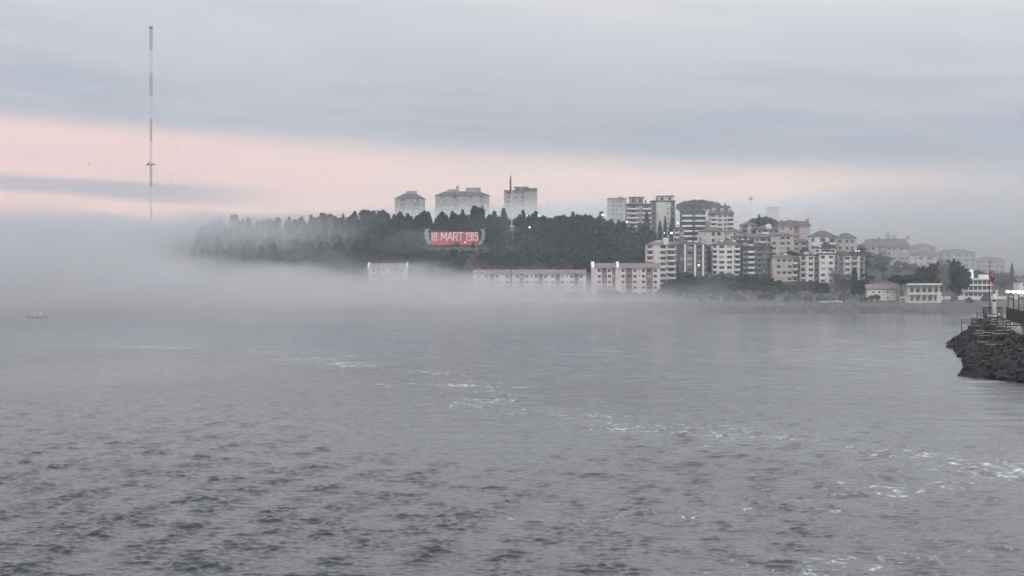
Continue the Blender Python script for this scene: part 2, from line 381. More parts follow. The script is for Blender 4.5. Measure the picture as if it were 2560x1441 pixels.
# ------------------------------------------------------------------ materials of the town
DIRT = (0.30, 0.28, 0.25)
M = dict(
 cream=mat('cream_plaster', (0.64, 0.62, 0.575), 0.9, 0.12, 0.25, dirt=DIRT), white=mat('white_plaster', (0.72, 0.70, 0.68), 0.9, 0.10, 0.25, dirt=DIRT),
 rose=mat('pale_rose_plaster', (0.70, 0.63, 0.62), 0.9, 0.10, 0.25, dirt=DIRT), pink=mat('dull_pink_plaster', (0.50, 0.43, 0.42), 0.9, 0.14, 0.25, dirt=DIRT),
 beige=mat('beige_plaster', (0.50, 0.46, 0.40), 0.9, 0.14, 0.25, dirt=DIRT), sand=mat('sand_plaster', (0.57, 0.545, 0.48), 0.9, 0.12, 0.25, dirt=DIRT),
 grey=mat('grey_plaster', (0.36, 0.36, 0.36), 0.9, 0.14, 0.25, dirt=(0.2, 0.2, 0.2)), dark=mat('charcoal_cladding', (0.045, 0.055, 0.065), 0.5, 0.2, 0.3),
 brown=mat('brown_panel', (0.24, 0.18, 0.16), 0.85, 0.2, 0.4), slate=mat('slate_cladding', (0.16, 0.16, 0.18), 0.7, 0.2, 0.3),
 red=mat('old_red_roof_tile', (0.20, 0.150, 0.145), 0.9, 0.35, 0.9, bump=0.4, bscale=4.0), rust=mat('weathered_brown_roof_tile', (0.13, 0.10, 0.095), 0.9, 0.35, 0.9, bump=0.4, bscale=4.0),
 felt=mat('dark_roof_felt', (0.10, 0.10, 0.105), 0.95, 0.3, 0.5), dim=mat('grimy_beige_plaster', (0.33, 0.31, 0.29), 0.9, 0.16, 0.25, dirt=(0.18, 0.17, 0.16)), green=mat('pale_green_plaster', (0.50, 0.56, 0.54), 0.9, 0.1, 0.25, dirt=DIRT),
 trim=mat('white_trim', (0.80, 0.80, 0.79), 0.7, 0.08, 0.5), frame=mat('window_frame', (0.55, 0.54, 0.52), 0.6, 0.1, 0.8), railm=mat('grey_metal_rail', (0.22, 0.22, 0.23), 0.5, 0.15, 0.8, metal=0.6),
 glass=mat('dark_window_glass', (0.016, 0.018, 0.022), 0.12, 0.3, 0.3, spec=0.5), blind=mat('drawn_blind', (0.45, 0.43, 0.40), 0.8, 0.15, 0.5), glass2=mat('curtained_window_glass', (0.09, 0.085, 0.08), 0.25, 0.3, 0.6, spec=0.5),
 foliage=mat('dark_needles', (0.018, 0.029, 0.029), 0.95, 0.45, 0.35, spec=0.1, each=0.40), leaf=mat('dull_leaves', (0.034, 0.044, 0.035), 0.95, 0.40, 0.35, spec=0.1, each=0.40),
 pine=mat('pine_needles', (0.019, 0.031, 0.030), 0.95, 0.45, 0.35, spec=0.1, each=0.40), bark=mat('bark', (0.075, 0.06, 0.05), 0.95, 0.3, 0.8), palebark=mat('pale_bare_twigs', (0.26, 0.22, 0.20), 0.95, 0.25, 0.8),
 bush=mat('winter_scrub', (0.065, 0.065, 0.050), 0.95, 0.4, 0.4, spec=0.1, each=0.40))

# ------------------------------------------------------------------ buildings
_win = {}
def window_mesh(w, h, kind):
    w, h = max(0.5, round(w * 5) / 5), max(0.6, round(h * 5) / 5); key = (w, h, kind)
    if key not in _win:
        mb = MB(); t = 0.09
        mb.box(-w/2, -w/2+t, 0, 0.12, 0, h); mb.box(w/2-t, w/2, 0, 0.12, 0, h)
        mb.box(-w/2+t, w/2-t, 0, 0.12, 0, t); mb.box(-w/2+t, w/2-t, 0, 0.12, h-t, h)
        if w > 1.1: mb.box(-0.035, 0.035, 0.01, 0.11, t, h-t)
        mb.quad((-w/2+t, 0.07, t), (w/2-t, 0.07, t), (w/2-t, 0.07, h-t), (-w/2+t, 0.07, h-t), 1)
        _win[key] = mb.mesh('window', [M['frame'], M[kind]])
    return _win[key], w, h
_bal = {}
def balcony_mesh(w, kind, out):
    key = (round(w * 5), kind, out)
    if key not in _bal:
        mb = MB(); 
        mb.box(-w/2, w/2, -out, 1.15, -0.18, 0.02)
        if kind == 'rail':
            mb.box(-w/2, w/2, -out, -out+0.06, 0.95, 1.02, 1)
            n = max(3, int(w / 0.5))
            for i in range(n + 1):
                u = -w/2 + 0.03 + (w - 0.06) * i / n; mb.box(u-0.03, u+0.03, -out+0.005, -out+0.05, 0.03, 0.945, 1)
            mats = [M['grey'], M['railm']]
        else:
            mb.box(-w/2, w/2, -out, -out+0.12, 0.03, 1.0, 1)
            if out > 0.05:
                mb.box(-w/2, -w/2+0.12, -out+0.125, -0.005, 0.03, 1.0, 1); mb.box(w/2-0.12, w/2, -out+0.125, -0.005, 0.03, 1.0, 1)
            mats = [M['grey'], M[kind]]
        _bal[key] = mb.mesh('balcony', mats)
    return _bal[key]
def parse_bays(s):
    out = []
    for tok in s.split():
        out.append((tok[0], float(tok[1:] or 1)))
    return out

def building(name, label, px0, px1, ptop, pbase, Y, nf, bays, wall, roof='flat', rh=2.5, depth=12.0, rz=0.0, par='trim', cat='building', group=None,
             out=0.9, extras=(), rmat='felt', wwin=0.66, hwin=1.45, panel='brown', fin='trim', roofwin=0, seed=0, sub=9.0):
    """a block of nf storeys between two photo columns; bays along the front give windows, balconies, piers and fins"""
    rr = random.Random(hash((px0, px1, nf)) % 10007 + seed)
    a, b = W(px0, pbase, Y), W(px1, pbase, Y); w = b.x - a.x; Ht = (pbase - ptop) * Y / FPX; fh = Ht / nf
    g = empty(name, ((a.x + b.x) / 2, Y, a.z), rz, label, cat, group)
    T = 1.2; wl = MB(); wl.box(-w/2, w/2, T, depth, -sub, Ht)
    wl.box(-w/2, w/2, 0, T, -sub, 0)
    bl = parse_bays(bays); tot = sum(k for _, k in bl); u = -w/2; fins = []; k_f = fh / 2.9
    for ty, wt in bl:
        pan = MB()
        x0, x1 = u, u + w * wt / tot; u = x1; bw = x1 - x0; xc = (x0 + x1) / 2
        if ty == 'p': wl.box(x0, x1, 0, T, 0, Ht); continue
        if ty == 'f':
            wl.box(x0, x1, 0, T, 0, Ht); fins.append((x0 + 0.01, x1 - 0.01)); continue
        for i in range(nf):
            z0, z1 = i * fh, (i + 1) * fh
            gk = rr.choices(['glass', 'glass2', 'blind'], [0.62, 0.22, 0.16])[0]
            if ty in 'wWsd':
                ww = bw * {'w': wwin, 'W': 0.82, 's': 0.34, 'd': 0.62}[ty]; hh = hwin * k_f * {'w': 1, 'W': 1.12, 's': 0.6, 'd': 1}[ty]
                me, ww, hh = window_mesh(ww, hh, gk); ww = min(ww, bw - 0.1)
                s0 = z0 + (0.92 * k_f if ty != 's' else 1.3 * k_f); s1 = min(s0 + hh, z1 - 0.15); a0, a1 = xc - ww/2, xc + ww/2
                tgt, y0 = (wl, 0.0) if ty != 'd' else (pan, 0.35)
                tgt.box(x0, a0, y0, T, z0, z1); tgt.box(a1, x1, y0, T, z0, z1)
                tgt.box(a0, a1, y0, T, z0, s0); tgt.box(a0, a1, y0, T, s1, z1)
                link('window', me, g, (xc, y0 + 0.22, s0))
            elif ty in 'bgrl':
                wl.box(x0, x0 + 0.14, 0.02, T, z0, z1); wl.box(x1 - 0.14, x1, 0.02, T, z0, z1)
                pk = {'b': par, 'g': 'slate', 'r': 'rail', 'l': 'trim'}[ty]
                link('balcony', balcony_mesh(bw - 0.3, pk, out), g, (xc, 0.0, z0 + 0.02))
                me, ww, hh = window_mesh(min(bw * 0.62, 3.2), 2.15 * k_f, gk if gk != 'blind' else 'glass2')
                link('window', me, g, (xc + (rr.random() - 0.5) * bw * 0.12, T - 0.16, z0 + 0.08))
        if pan.v: pan.build('panelling', M[panel], g)
    wl.build('wall', M[wall], g)
    for x0, x1 in fins:
        mb = MB(); mb.box(x0, x1, -out - 0.25, -0.004, -1.0, Ht + 0.35); mb.build('fin', M[fin], g)
    ov = 0.45
    if roof == 'flat':
        mb = MB(); mb.box(-w/2 - 0.15, w/2 + 0.15, -0.2, depth + 0.15, Ht + 0.003, Ht + 0.28)
        for (x0, x1, y0, y1) in ((-w/2-0.15, w/2+0.15, -0.2, 0.05), (-w/2-0.15, w/2+0.15, depth-0.1, depth+0.15), (-w/2-0.15, -w/2+0.1, 0.053, depth-0.103), (w/2-0.1, w/2+0.15, 0.053, depth-0.103)):
            mb.box(x0, x1, y0, y1, Ht + 0.283, Ht + 0.85)
        mb.build('roof', M[rmat], g); rz0 = Ht + 0.28
    elif roof in ('gable', 'hip'):
        i = 0.0 if roof == 'gable' else min(w * 0.42, depth * 0.5)
        e = [(-w/2-ov, -ov), (w/2+ov, -ov), (w/2+ov, depth+ov), (-w/2-ov, depth+ov)]
        r0, r1 = (-w/2-ov+i, depth/2), (w/2+ov-i, depth/2); zt = Ht + 0.16
        mb = MB(); E = [(x, y, zt) for x, y in e]; A, B = (*r0, zt + rh), (*r1, zt + rh)
        mb.quad(E[0], E[1], B, A); mb.quad(E[2], E[3], A, B); mb.tri(E[1], E[2], B); mb.tri(E[3], E[0], A)
        mb.box(-w/2-ov, w/2+ov, -ov, depth+ov, Ht + 0.003, Ht + 0.157)
        mb.build('roof', M[rmat], g); rz0 = Ht + 0.16
    elif roof == 'mansard':
        mb = MB(); i = rh * 0.45
        E = [(-w/2-ov, -ov, Ht+0.2), (w/2+ov, -ov, Ht+0.2), (w/2+ov, depth+ov, Ht+0.2), (-w/2-ov, depth+ov, Ht+0.2)]
        U = [(-w/2+i, i, Ht+0.2+rh), (w/2-i, i, Ht+0.2+rh), (w/2-i, depth-i, Ht+0.2+rh), (-w/2+i, depth-i, Ht+0.2+rh)]
        for q in range(4): mb.quad(E[q], E[(q+1) % 4], U[(q+1) % 4], U[q])
        mb.quad(*U); mb.box(-w/2-ov, w/2+ov, -ov, depth+ov, Ht + 0.003, Ht + 0.197)
        mb.build('roof', M[rmat], g); rz0 = Ht + rh + 0.2
        for q in range(roofwin):
            uu = -w/2 + w * (q + 0.5) / roofwin; d = MB(); d.box(uu-0.9, uu+0.9, -0.1, 2.2, Ht+0.35, Ht+0.35+rh*0.62)
            dm = d.build('dormer', M[wall], g)
            me, ww, hh = window_mesh(1.2, rh * 0.42, 'glass'); link('window', me, dm, (uu, -0.24, Ht + 0.5))
    for ex in extras:                       # (kind, u 0..1, v 0..1, width, height)
        kd, eu, ev, ew, eh = ex; xx = -w/2 + w * eu; yy = depth * ev
        zb = rz0
        if roof in ('gable', 'hip'): zb = rz0 + rh * max(0, 1 - abs(yy - depth/2) / (depth/2)) * 0.8
        mb = MB()
        if kd == 'lift': mb.box(xx-ew/2, xx+ew/2, yy-1.8, yy+1.8, zb-0.3, zb+eh); mb.box(xx-ew/2-0.2, xx+ew/2+0.2, yy-2.0, yy+2.0, zb+eh+0.003, zb+eh+0.2); mb.build('lift_house', M[wall], g)
        elif kd == 'chimney': mb.box(xx-ew/2, xx+ew/2, yy-ew/2, yy+ew/2, zb-0.8, zb+eh); mb.box(xx-ew/2-0.1, xx+ew/2+0.1, yy-ew/2-0.1, yy+ew/2+0.1, zb+eh+0.003, zb+eh+0.15); mb.build('chimney', M['rust'], g)
        elif kd == 'tank':
            mb.tube((xx-ew/2, yy, zb+eh), (xx+ew/2, yy, zb+eh), 0.32, n=8); mb.tube((xx-ew/3, yy, zb-0.3), (xx-ew/3, yy, zb+eh), 0.05); mb.tube((xx+ew/3, yy, zb-0.3), (xx+ew/3, yy, zb+eh), 0.05); mb.build('water_tank', M['trim'], g)
        elif kd == 'aerial':
            mb.tube((xx, yy, zb-0.4), (xx, yy, zb+eh), 0.06); mb.tube((xx-ew/2, yy, zb+eh*0.9), (xx+ew/2, yy, zb+eh*0.9), 0.04); mb.tube((xx-ew/3, yy, zb+eh*0.75), (xx+ew/3, yy, zb+eh*0.75), 0.04); mb.build('aerial', M['railm'], g)
        elif kd == 'attic':
            mb.box(xx-ew/2, xx+ew/2, 2.0, depth-1.5, zb+0.003, zb+eh); o = mb.build('attic_storey', M[wall], g)
            n = max(1, int(ew / 4))
            for q in range(n):
                me, ww, hh = window_mesh(1.8, eh*0.55, 'glass'); link('window', me, o, (xx-ew/2+ew*(q+0.5)/n, 1.86, zb+eh*0.25))
            rb = MB(); rb.box(xx-ew/2-0.6, xx+ew/2+0.6, 1.2, depth-1.0, zb+eh+0.003, zb+eh+0.25); rb.build('attic_roof', M[rmat], g)
        elif kd == 'gablefront':
            z1 = Ht + eh; mb.poly([(xx-ew/2, -ov-0.1, Ht), (xx+ew/2, -ov-0.1, Ht), (xx+ew/2, -ov-0.1, z1-ew*0.3), (xx, -ov-0.1, z1), (xx-ew/2, -ov-0.1, z1-ew*0.3)])
            mb.poly([(xx-ew/2, depth*0.45, Ht), (xx-ew/2, depth*0.45, z1-ew*0.3), (xx, depth*0.45, z1), (xx+ew/2, depth*0.45, z1-ew*0.3), (xx+ew/2, depth*0.45, Ht)])
            for sx in (-1, 1):
                mb.quad((xx+sx*ew/2, -ov-0.1, Ht), (xx+sx*ew/2, depth*0.45, Ht), (xx+sx*ew/2, depth*0.45, z1-ew*0.3), (xx+sx*ew/2, -ov-0.1, z1-ew*0.3))
                mb.quad((xx+sx*ew/2, -ov-0.1, z1-ew*0.3), (xx+sx*ew/2, depth*0.45, z1-ew*0.3), (xx, depth*0.45, z1), (xx, -ov-0.1, z1))
            mb.build('gable_dormer', M['white'], g)
        elif kd == 'endwall':               # stepped white end wall standing over the tiles
            x0, x1 = xx-ew/2, xx+ew/2; zt = Ht
            pr = [(-ov-0.12, zt-0.6), (-ov-0.12, zt+0.6), (depth/2-1.2, zt+rh+eh*0.75), (depth/2-0.6, zt+rh+eh), (depth/2+0.6, zt+rh+eh), (depth/2+1.2, zt+rh+eh*0.75), (depth+ov, zt+0.6), (depth+ov, zt-0.6)]
            mb.poly([(x0, y, z) for y, z in pr]); mb.poly([(x1, y, z) for y, z in reversed(pr)])
            for (ya, za), (yb, zb2) in zip(pr, pr[1:] + pr[:1]): mb.quad((x0, ya, za), (x1, ya, za), (x1, yb, zb2), (x0, yb, zb2))
            mb.build('end_wall', M['white'], g)
    return g

# towers standing behind the hill, feet in the fog
building('apartment_tower', 'small pale tower with hipped roof behind the wood, first of three in fog', 987, 1061, 497, 592, 1395, 9, 'p2 w1 w1 p3 w1 w1 p2', 'dim', 'hip', 4.0, 14, rmat='felt', wwin=0.72, hwin=1.6, seed=2, extras=[('lift', 0.55, 0.55, 7.5, 2.6)])
building('apartment_tower', 'long pale tower block with two roof humps behind the wood, middle of three', 1088, 1223, 489, 592, 1400, 10, 'p2 w1 w1 p3 w1 d1 w1 p4 w1 w1 p3 d1 w1 p2', 'dim', 'hip', 3.2, 15, rmat='felt', wwin=0.72, hwin=1.6, seed=2, extras=[('lift', 0.41, 0.45, 1.8, 4.6), ('lift', 0.30, 0.5, 6.0, 1.8), ('lift', 0.70, 0.5, 11.0, 3.0)])
building('apartment_tower', 'flat roofed grey tower behind the hilltop flagpole', 1260, 1343, 479, 592, 1385, 11, 'p1 w2 s1 p1 w1 w1 s1 w2 p4 s1 p1', 'dim', 'flat', 1, 15, rmat='felt', wwin=0.72, hwin=1.6, seed=2, extras=[('attic', 0.52, 0.5, 9.5, 2.9), ('attic', 0.83, 0.5, 8.0, 1.9), ('aerial', 0.66, 0.4, 1.5, 3.5)])
# upper row
building('apartment_tower', 'faint flat topped block dissolving in fog beside the stepped tower', 1520, 1566, 499, 610, 1300, 10, 'p1 w1 w1 w1 p1', 'grey', 'flat', 1, 12, extras=[('aerial', 0.5, 0.5, 1.5, 2.5), ('lift', 0.7, 0.5, 3.0, 1.6)])
building('apartment_tower', 'tower with tier of rose balconies and blank white gable at its top', 1566, 1629, 513, 604, 1192, 8, 'b5 p1 b4', 'grey', 'flat', 1, 13, par='rose', out=1.3, extras=[('attic', 0.42, 0.5, 8.5, 4.6), ('aerial', 0.35, 0.3, 1.4, 6.5), ('chimney', 0.8, 0.6, 0.8, 3.2)])
building('apartment_tower', 'wide cream tower with blank middle wall and side balconies above the cypresses', 1629, 1688, 505, 604, 1200, 8, 'b2 p4 s2 b2', 'cream', 'flat', 1, 13, par='slate', extras=[('attic', 0.62, 0.5, 10.0, 3.4), ('aerial', 0.15, 0.4, 1.5, 4.8), ('aerial', 0.85, 0.4, 1.3, 5.2), ('tank', 0.4, 0.3, 1.6, 1.0), ('chimney', 0.25, 0.5, 0.8, 2.4)])
building('dark_glass_tower', 'black glazed tower with bright white balcony bands', 1704, 1764, 529, 606, 1182, 6, 'l4 g1 l4', 'dark', 'flat', 1, 12, out=1.4, extras=[('attic', 0.5, 0.5, 11.5, 3.6)], seed=3)
building('apartment_tower', 'cream tower with dark mansard roof next to the black glazed tower', 1776, 1834, 536, 590, 1172, 5, 'b3 w3 w2 b3', 'cream', 'mansard', 5.2, 12, par='white', out=1.1, rmat='felt', roofwin=3, extras=[('chimney', 0.42, 0.5, 0.9, 1.6), ('chimney', 0.68, 0.5, 0.9, 1.4)])
building('far_block', 'dim grey block high in the fog beyond the hillside houses', 1922, 1948, 521, 600, 1345, 7, 'p1 w1 w1 p1', 'grey', 'flat', 1, 12)
building('far_block', 'faint wide block barely showing in fog over the pink block', 2018, 2062, 520, 612, 1420, 8, 'p1 w1 w1 w1 p1', 'grey', 'flat', 1, 12)
building('house', 'yellowish terraced house with square windows below the black glazed tower', 1748, 1812, 579, 612, 1114, 2, 'p1 w2 p1 w2 w2 p1', 'sand', 'hip', 2.2, 11, rmat='rust', wwin=0.62, hwin=1.7)
building('house', 'small cream house with dark windows between sand house and brown block', 1814, 1856, 581, 608, 1118, 2, 'w2 p1 w2 b2', 'cream', 'hip', 2.0, 11, rmat='rust')
building('apartment_block', 'brown grey block with recessed balconies under a hipped roof', 1855, 1892, 563, 610, 1142, 4, 'g3 p2 g3', 'pink', 'hip', 2.0, 12, rmat='rust', extras=[('chimney', 0.7, 0.5, 0.7, 1.2)])
building('apartment_block', 'grey green block with arched attic beside the hillside cypress', 1893, 1946, 573, 622, 1132, 4, 'w2 b3 w2 w2', 'grey', 'hip', 2.4, 12, rmat='felt', extras=[('gablefront', 0.55, 0.3, 3.0, 3.2), ('chimney', 0.2, 0.5, 0.7, 1.0)])
building('apartment_block', 'dull pink block with long dark flat mansard, highest over the right slope', 1950, 2026, 566, 646, 1122, 6, 'w2 p1 w2 d2 p1 s1 p2', 'pink', 'mansard', 2.9, 13, rmat='rust', wwin=0.5, extras=[('chimney', 0.1, 0.5, 0.9, 0.8), ('chimney', 0.36, 0.5, 0.9, 0.8), ('chimney', 0.55, 0.5, 0.9, 0.8), ('lift', 0.95, 0.4, 1.6, 1.4)])
building('apartment_block', 'grey pink block with striped balconies below the arched attic', 1868, 1930, 594, 650, 1098, 4, 'p1 W2 w2 b3 w2', 'pink', 'gable', 2.0, 12, rmat='rust', par='white')
building('apartment_block', 'grey block with brown windows wedged under the long mansard block', 1928, 1985, 590, 656, 1094, 5, 'w2 p1 W2 w2 p1', 'beige', 'hip', 2.0, 12, rmat='felt')
# front row
building('apartment_block', 'cream block with tiled roof, square corner windows and stacked side balconies', 1617, 1690, 612, 726, 1058, 8, 'b4 p3 s1 W4 b6', 'cream', 'hip', 2.6, 13, rmat='red', par='cream', out=1.2, extras=[('gablefront', 0.66, 0.3, 2.6, 4.0), ('tank', 0.45, 0.25, 1.6, 0.7), ('aerial', 0.2, 0.4, 1.2, 3.0)])
building('apartment_block', 'slate grey block with three tall white vertical fins', 1698, 1768, 613, 697, 1066, 6, 'w3 f1 d5 f1 d4 f1 g2', 'slate', 'hip', 2.6, 12, rmat='felt', panel='brown', extras=[('lift', 0.12, 0.3, 2.8, 3.0), ('tank', 0.40, 0.2, 2.2, 1.2), ('tank', 0.62, 0.2, 2.2, 1.0), ('chimney', 0.8, 0.5, 0.8, 2.0)])
building('apartment_block', 'white block with two columns of dark windows and balconies at both sides', 1781, 1851, 612, 690, 1066, 6, 'b3 p1 W4 p1 W4 p1 b4', 'white', 'hip', 2.6, 12, rmat='rust', par='white', out=1.2, extras=[('tank', 0.35, 0.2, 1.8, 1.1), ('tank', 0.8, 0.2, 1.8, 0.9), ('chimney', 0.55, 0.5, 0.8, 1.6)])
building('apartment_block', 'dark block with bright square balcony fronts stacked on its middle', 1856, 1932, 619, 698, 1064, 6, 'g3 b4 p1 g3 w2 p1 r3', 'slate', 'flat', 1, 12, par='white', out=0.8, extras=[('lift', 0.55, 0.5, 3.2, 2.2), ('aerial', 0.8, 0.4, 1.2, 3.0)])
building('apartment_block', 'low beige block of four storeys with pale centre panel above shore trees', 1933, 1995, 645, 706, 1054, 4, 'p1 w2 w2 w2 b2', 'beige', 'hip', 2.2, 12, rmat='rust', par='white', extras=[('tank', 0.5, 0.2, 1.8, 0.9)])
building('apartment_block', 'grey block with cream pier beside the beige four storey block', 2002, 2048, 640, 712, 1050, 5, 'b3 p1 w4 g3', 'cream', 'flat', 1, 12, par='beige', extras=[('lift', 0.4, 0.5, 2.6, 1.8)])
building('apartment_block', 'twin fronted white block with two window columns side by side', 2049, 2096, 637, 711, 1047, 5, 'w5 p1 w5 g3', 'white', 'flat', 1, 12, wwin=0.62, extras=[('tank', 0.3, 0.3, 1.8, 0.9), ('tank', 0.6, 0.3, 1.8, 0.9)])
building('apartment_block', 'pale block with narrow cream pier and deep grey balconies behind bare trees', 2097, 2162, 640, 712, 1049, 5, 'g3 w4 b4 p1 r3', 'cream', 'flat', 1, 12, par='beige', extras=[('aerial', 0.5, 0.5, 1.2, 2.5)])
building('villa', 'white two storey villa with wide pyramid roof and finial', 2027, 2092, 592, 631, 1092, 2, 'w2 p2 W3 p1 b4', 'white', 'hip', 3.4, 13, rmat='felt', par='white', wwin=0.7, hwin=1.5, extras=[('aerial', 0.5, 0.5, 0.6, 2.2)])
building('villa', 'beige house with long dark hipped roof beside the pyramid roofed villa', 2094, 2142, 596, 631, 1096, 2, 'w2 p1 w2 w2 p1', 'beige', 'hip', 3.0, 12, rmat='felt')
building('apartment_block', 'long faded block with tall dark mansard and rows of windows', 2164, 2274, 617, 678, 1122, 5, 'w2 w2 p1 d3 w2 w2 p1 w2 w2', 'beige', 'mansard', 4.4, 13, rmat='slate', extras=[('lift', 0.98, 0.2, 1.8, 1.6), ('chimney', 0.35, 0.5, 0.8, 1.2)])
building('apartment_block', 'pale four storey block fading in fog next to the long mansard block', 2276, 2342, 640, 696, 1132, 4, 'p1 w2 w2 p1 b3 p1', 'white', 'hip', 2.6, 12, rmat='rust', par='white')
building('apartment_block', 'grey green block nearly lost in fog above the big shore tree', 2345, 2440, 634, 682, 1185, 4, 'w2 w2 p1 b3 w2 w2', 'green', 'hip', 2.6, 12, rmat='felt', par='white')
building('apartment_block', 'narrow grey block squeezed between the pale pier block and long mansard block', 2143, 2172, 618, 672, 1118, 5, 'w2 b2 w2', 'beige', 'hip', 2.0, 11, rmat='felt', par='white')
building('apartment_block', 'grey pink block behind the grey block with cream pier', 1986, 2026, 606, 652, 1102, 4, 'w2 p1 b2 w2', 'pink', 'hip', 2.0, 11, rmat='rust', par='white')
building('apartment_block', 'faint block lost in fog behind the white clubhouse', 2440, 2512, 652, 694, 1200, 4, 'w2 w2 b3 w2 w2', 'beige', 'hip', 2.4, 12, rmat='felt', par='white')
building('apartment_block', 'dim low block in fog at the top of the slope over the pale faded block', 2280, 2340, 618, 640, 1195, 3, 'w2 w2 p1 w2', 'grey', 'hip', 2.2, 12, rmat='felt')
building('house', 'grey house with white window strips under the brown balcony block', 1832, 1868, 592, 628, 1104, 3, 'w2 b2 w2', 'beige', 'hip', 1.8, 11, rmat='rust', par='white')
building('apartment_block', 'brown balcony block tucked behind the white block with window columns', 1842, 1884, 604, 650, 1086, 4, 'g2 w2 b2', 'brown', 'flat', 1, 10, par='white', extras=[('tank', 0.4, 0.3, 1.6, 0.9), ('aerial', 0.7, 0.4, 1.2, 2.4)])
building('apartment_block', 'dark narrow block wedged between the slate block and white block', 1766, 1784, 622, 694, 1076, 5, 'g2 r2', 'slate', 'flat', 1, 10, extras=[('aerial', 0.5, 0.4, 1.2, 2.4)])
building('apartment_block', 'rose block stepping up behind the twin fronted white block', 2036, 2090, 622, 662, 1074, 3, 'w2 b3 w2', 'rose', 'flat', 1, 10, par='beige', extras=[('tank', 0.3, 0.3, 1.6, 0.9)])
building('apartment_block', 'grey balcony block climbing the slope left of the black glazed tower', 1686, 1710, 572, 620, 1150, 4, 'b2 w2', 'grey', 'flat', 1, 10, par='white')
# red roofed barrack blocks by the shore, feet in fog
building('red_roofed_block', 'lone red roofed block with white end walls left of the others, half sunk in fog', 921, 1017, 671, 742, 1040, 5, 'p1 w2 d2 w2 s1 w2 d2 w2 p1', 'white', 'gable', 2.6, 11, rmat='red', extras=[('endwall', 0.0, 0.5, 0.9, 0.7), ('endwall', 1.0, 0.5, 0.9, 0.7)])
building('red_roofed_block', 'shorter red roofed block half sunk in fog below the red sign', 1184, 1275, 686, 742, 1040, 4, 'p1 w2 p1 w2 d2 w2 p2 w2', 'white', 'gable', 2.4, 11, rmat='red', extras=[('chimney', 0.35, 0.5, 0.6, 1.0), ('chimney', 0.6, 0.5, 0.6, 1.0), ('chimney', 0.8, 0.5, 0.6, 1.0)])
building('red_roofed_block', 'longest red roofed block half sunk in fog with bare drainpipe gap', 1281, 1465, 686, 742, 1040, 4, 'p1 w2 d2 w2 s2 w2 d2 w2 p1 w2 d2 w2 s2 w2 d2 w2 p1', 'white', 'gable', 2.4, 11, rmat='red', extras=[('chimney', 0.45, 0.5, 0.6, 1.0), ('chimney', 0.75, 0.5, 0.6, 1.0)])
building('red_roofed_block', 'tallest red roofed block with two white gable peaks and brown panels', 1479, 1649, 671, 742, 1040, 5, 'p3 w3 d3 w3 d2 p3 w3 d4 w3 s2 w3 d4 w3 p1', 'rose', 'gable', 2.7, 11, rmat='red', extras=[('endwall', 0.02, 0.5, 1.6, 1.0), ('endwall', 0.385, 0.5, 1.4, 1.0)])
# shore buildings
building('shore_house', 'white shore house with low red tiled roof', 2168, 2240, 724, 752, 967, 2, 'p2 w2 p1 w2 p2 w2 p3', 'white', 'gable', 2.6, 10, rmat='red', wwin=0.45, hwin=1.0)
building('shore_house', 'pale house at the edge of the picture behind the pier lamps', 2546, 2600, 706, 752, 975, 3, 'p1 w2 p1 w2 p1', 'white', 'gable', 2.2, 10, rmat='rust', wwin=0.45)

def pavilion():
    Y = 950; a, b = W(2268, 757, Y), W(2355, 757, Y); w = b.x - a.x; z0 = 0
    g = empty('shore_pavilion', ((a.x + b.x) / 2, Y, a.z), 0, 'cream two storey pavilion with flat overhanging roof on the shore bank', 'building')
    mb = MB(); mb.box(-w/2 + 1.0, w/2 - 0.4, 3.0, 12, -5, 8.6); mb.build('wall', M['sand'], g)
    mb = MB(); mb.box(-w/2, w/2, -0.4, 12.4, 8.603, 9.15); mb.box(-w/2, w/2, -0.4, -0.2, 9.153, 9.6); mb.build('roof', M['cream'], g)
    mb = MB(); mb.box(-w/2 + 0.6, w/2 - 0.2, 0.2, 2.997, 3.9, 4.35); mb.box(-w/2+0.6, w/2-0.2, 0.2, 0.35, 4.353, 5.1); mb.build('upper_terrace', M['cream'], g)
    mb = MB(); mb.box(-w/2 - 0.3, w/2 - 0.5, -0.6, 2.997, -4.0, 0.25); mb.box(-w/2-0.3, w/2-3, -0.6, -0.45, 0.253, 0.9); mb.build('lower_terrace', M['sand'], g)
    n = 6
    for i in range(n):
        x = -w/2 + 1.2 + (w - 2.2) * i / (n - 1)
        for z0_, z1_ in ((0.253, 3.897), (4.353, 8.6)):
            c = MB(); c.box(x-0.22, x+0.22, 0.4, 0.85, z0_, z1_); c.build('column', M['cream'], g)
    for i in range(5):
        x = -w/2 + 1.2 + (w - 2.2) * (i + 0.5) / (n - 1)
        for z in (0.5, 4.7):
            me, ww, hh = window_mesh(1.9, 2.4, 'glass' if i % 2 else 'glass2'); link('window', me, g, (x, 2.86, z))
    mb = MB(); mb.box(-w/2 - 3.4, -w/2 - 0.1, 0.4, 3.4, 2.5, 2.85)
    mb.box(-w/2-3.3, -w/2-3.05, 0.5, 0.8, -3.0, 2.497); mb.box(-w/2-0.45, -w/2-0.2, 0.5, 0.8, -3.0, 2.497); mb.build('porch', M['trim'], g)
    mb = MB(); mb.box(w/2 - 2.6, w/2 - 0.3, 0.0, 2.9, 0.253, 3.89); mb.build('stair_block', M['sand'], g)
pavilion()
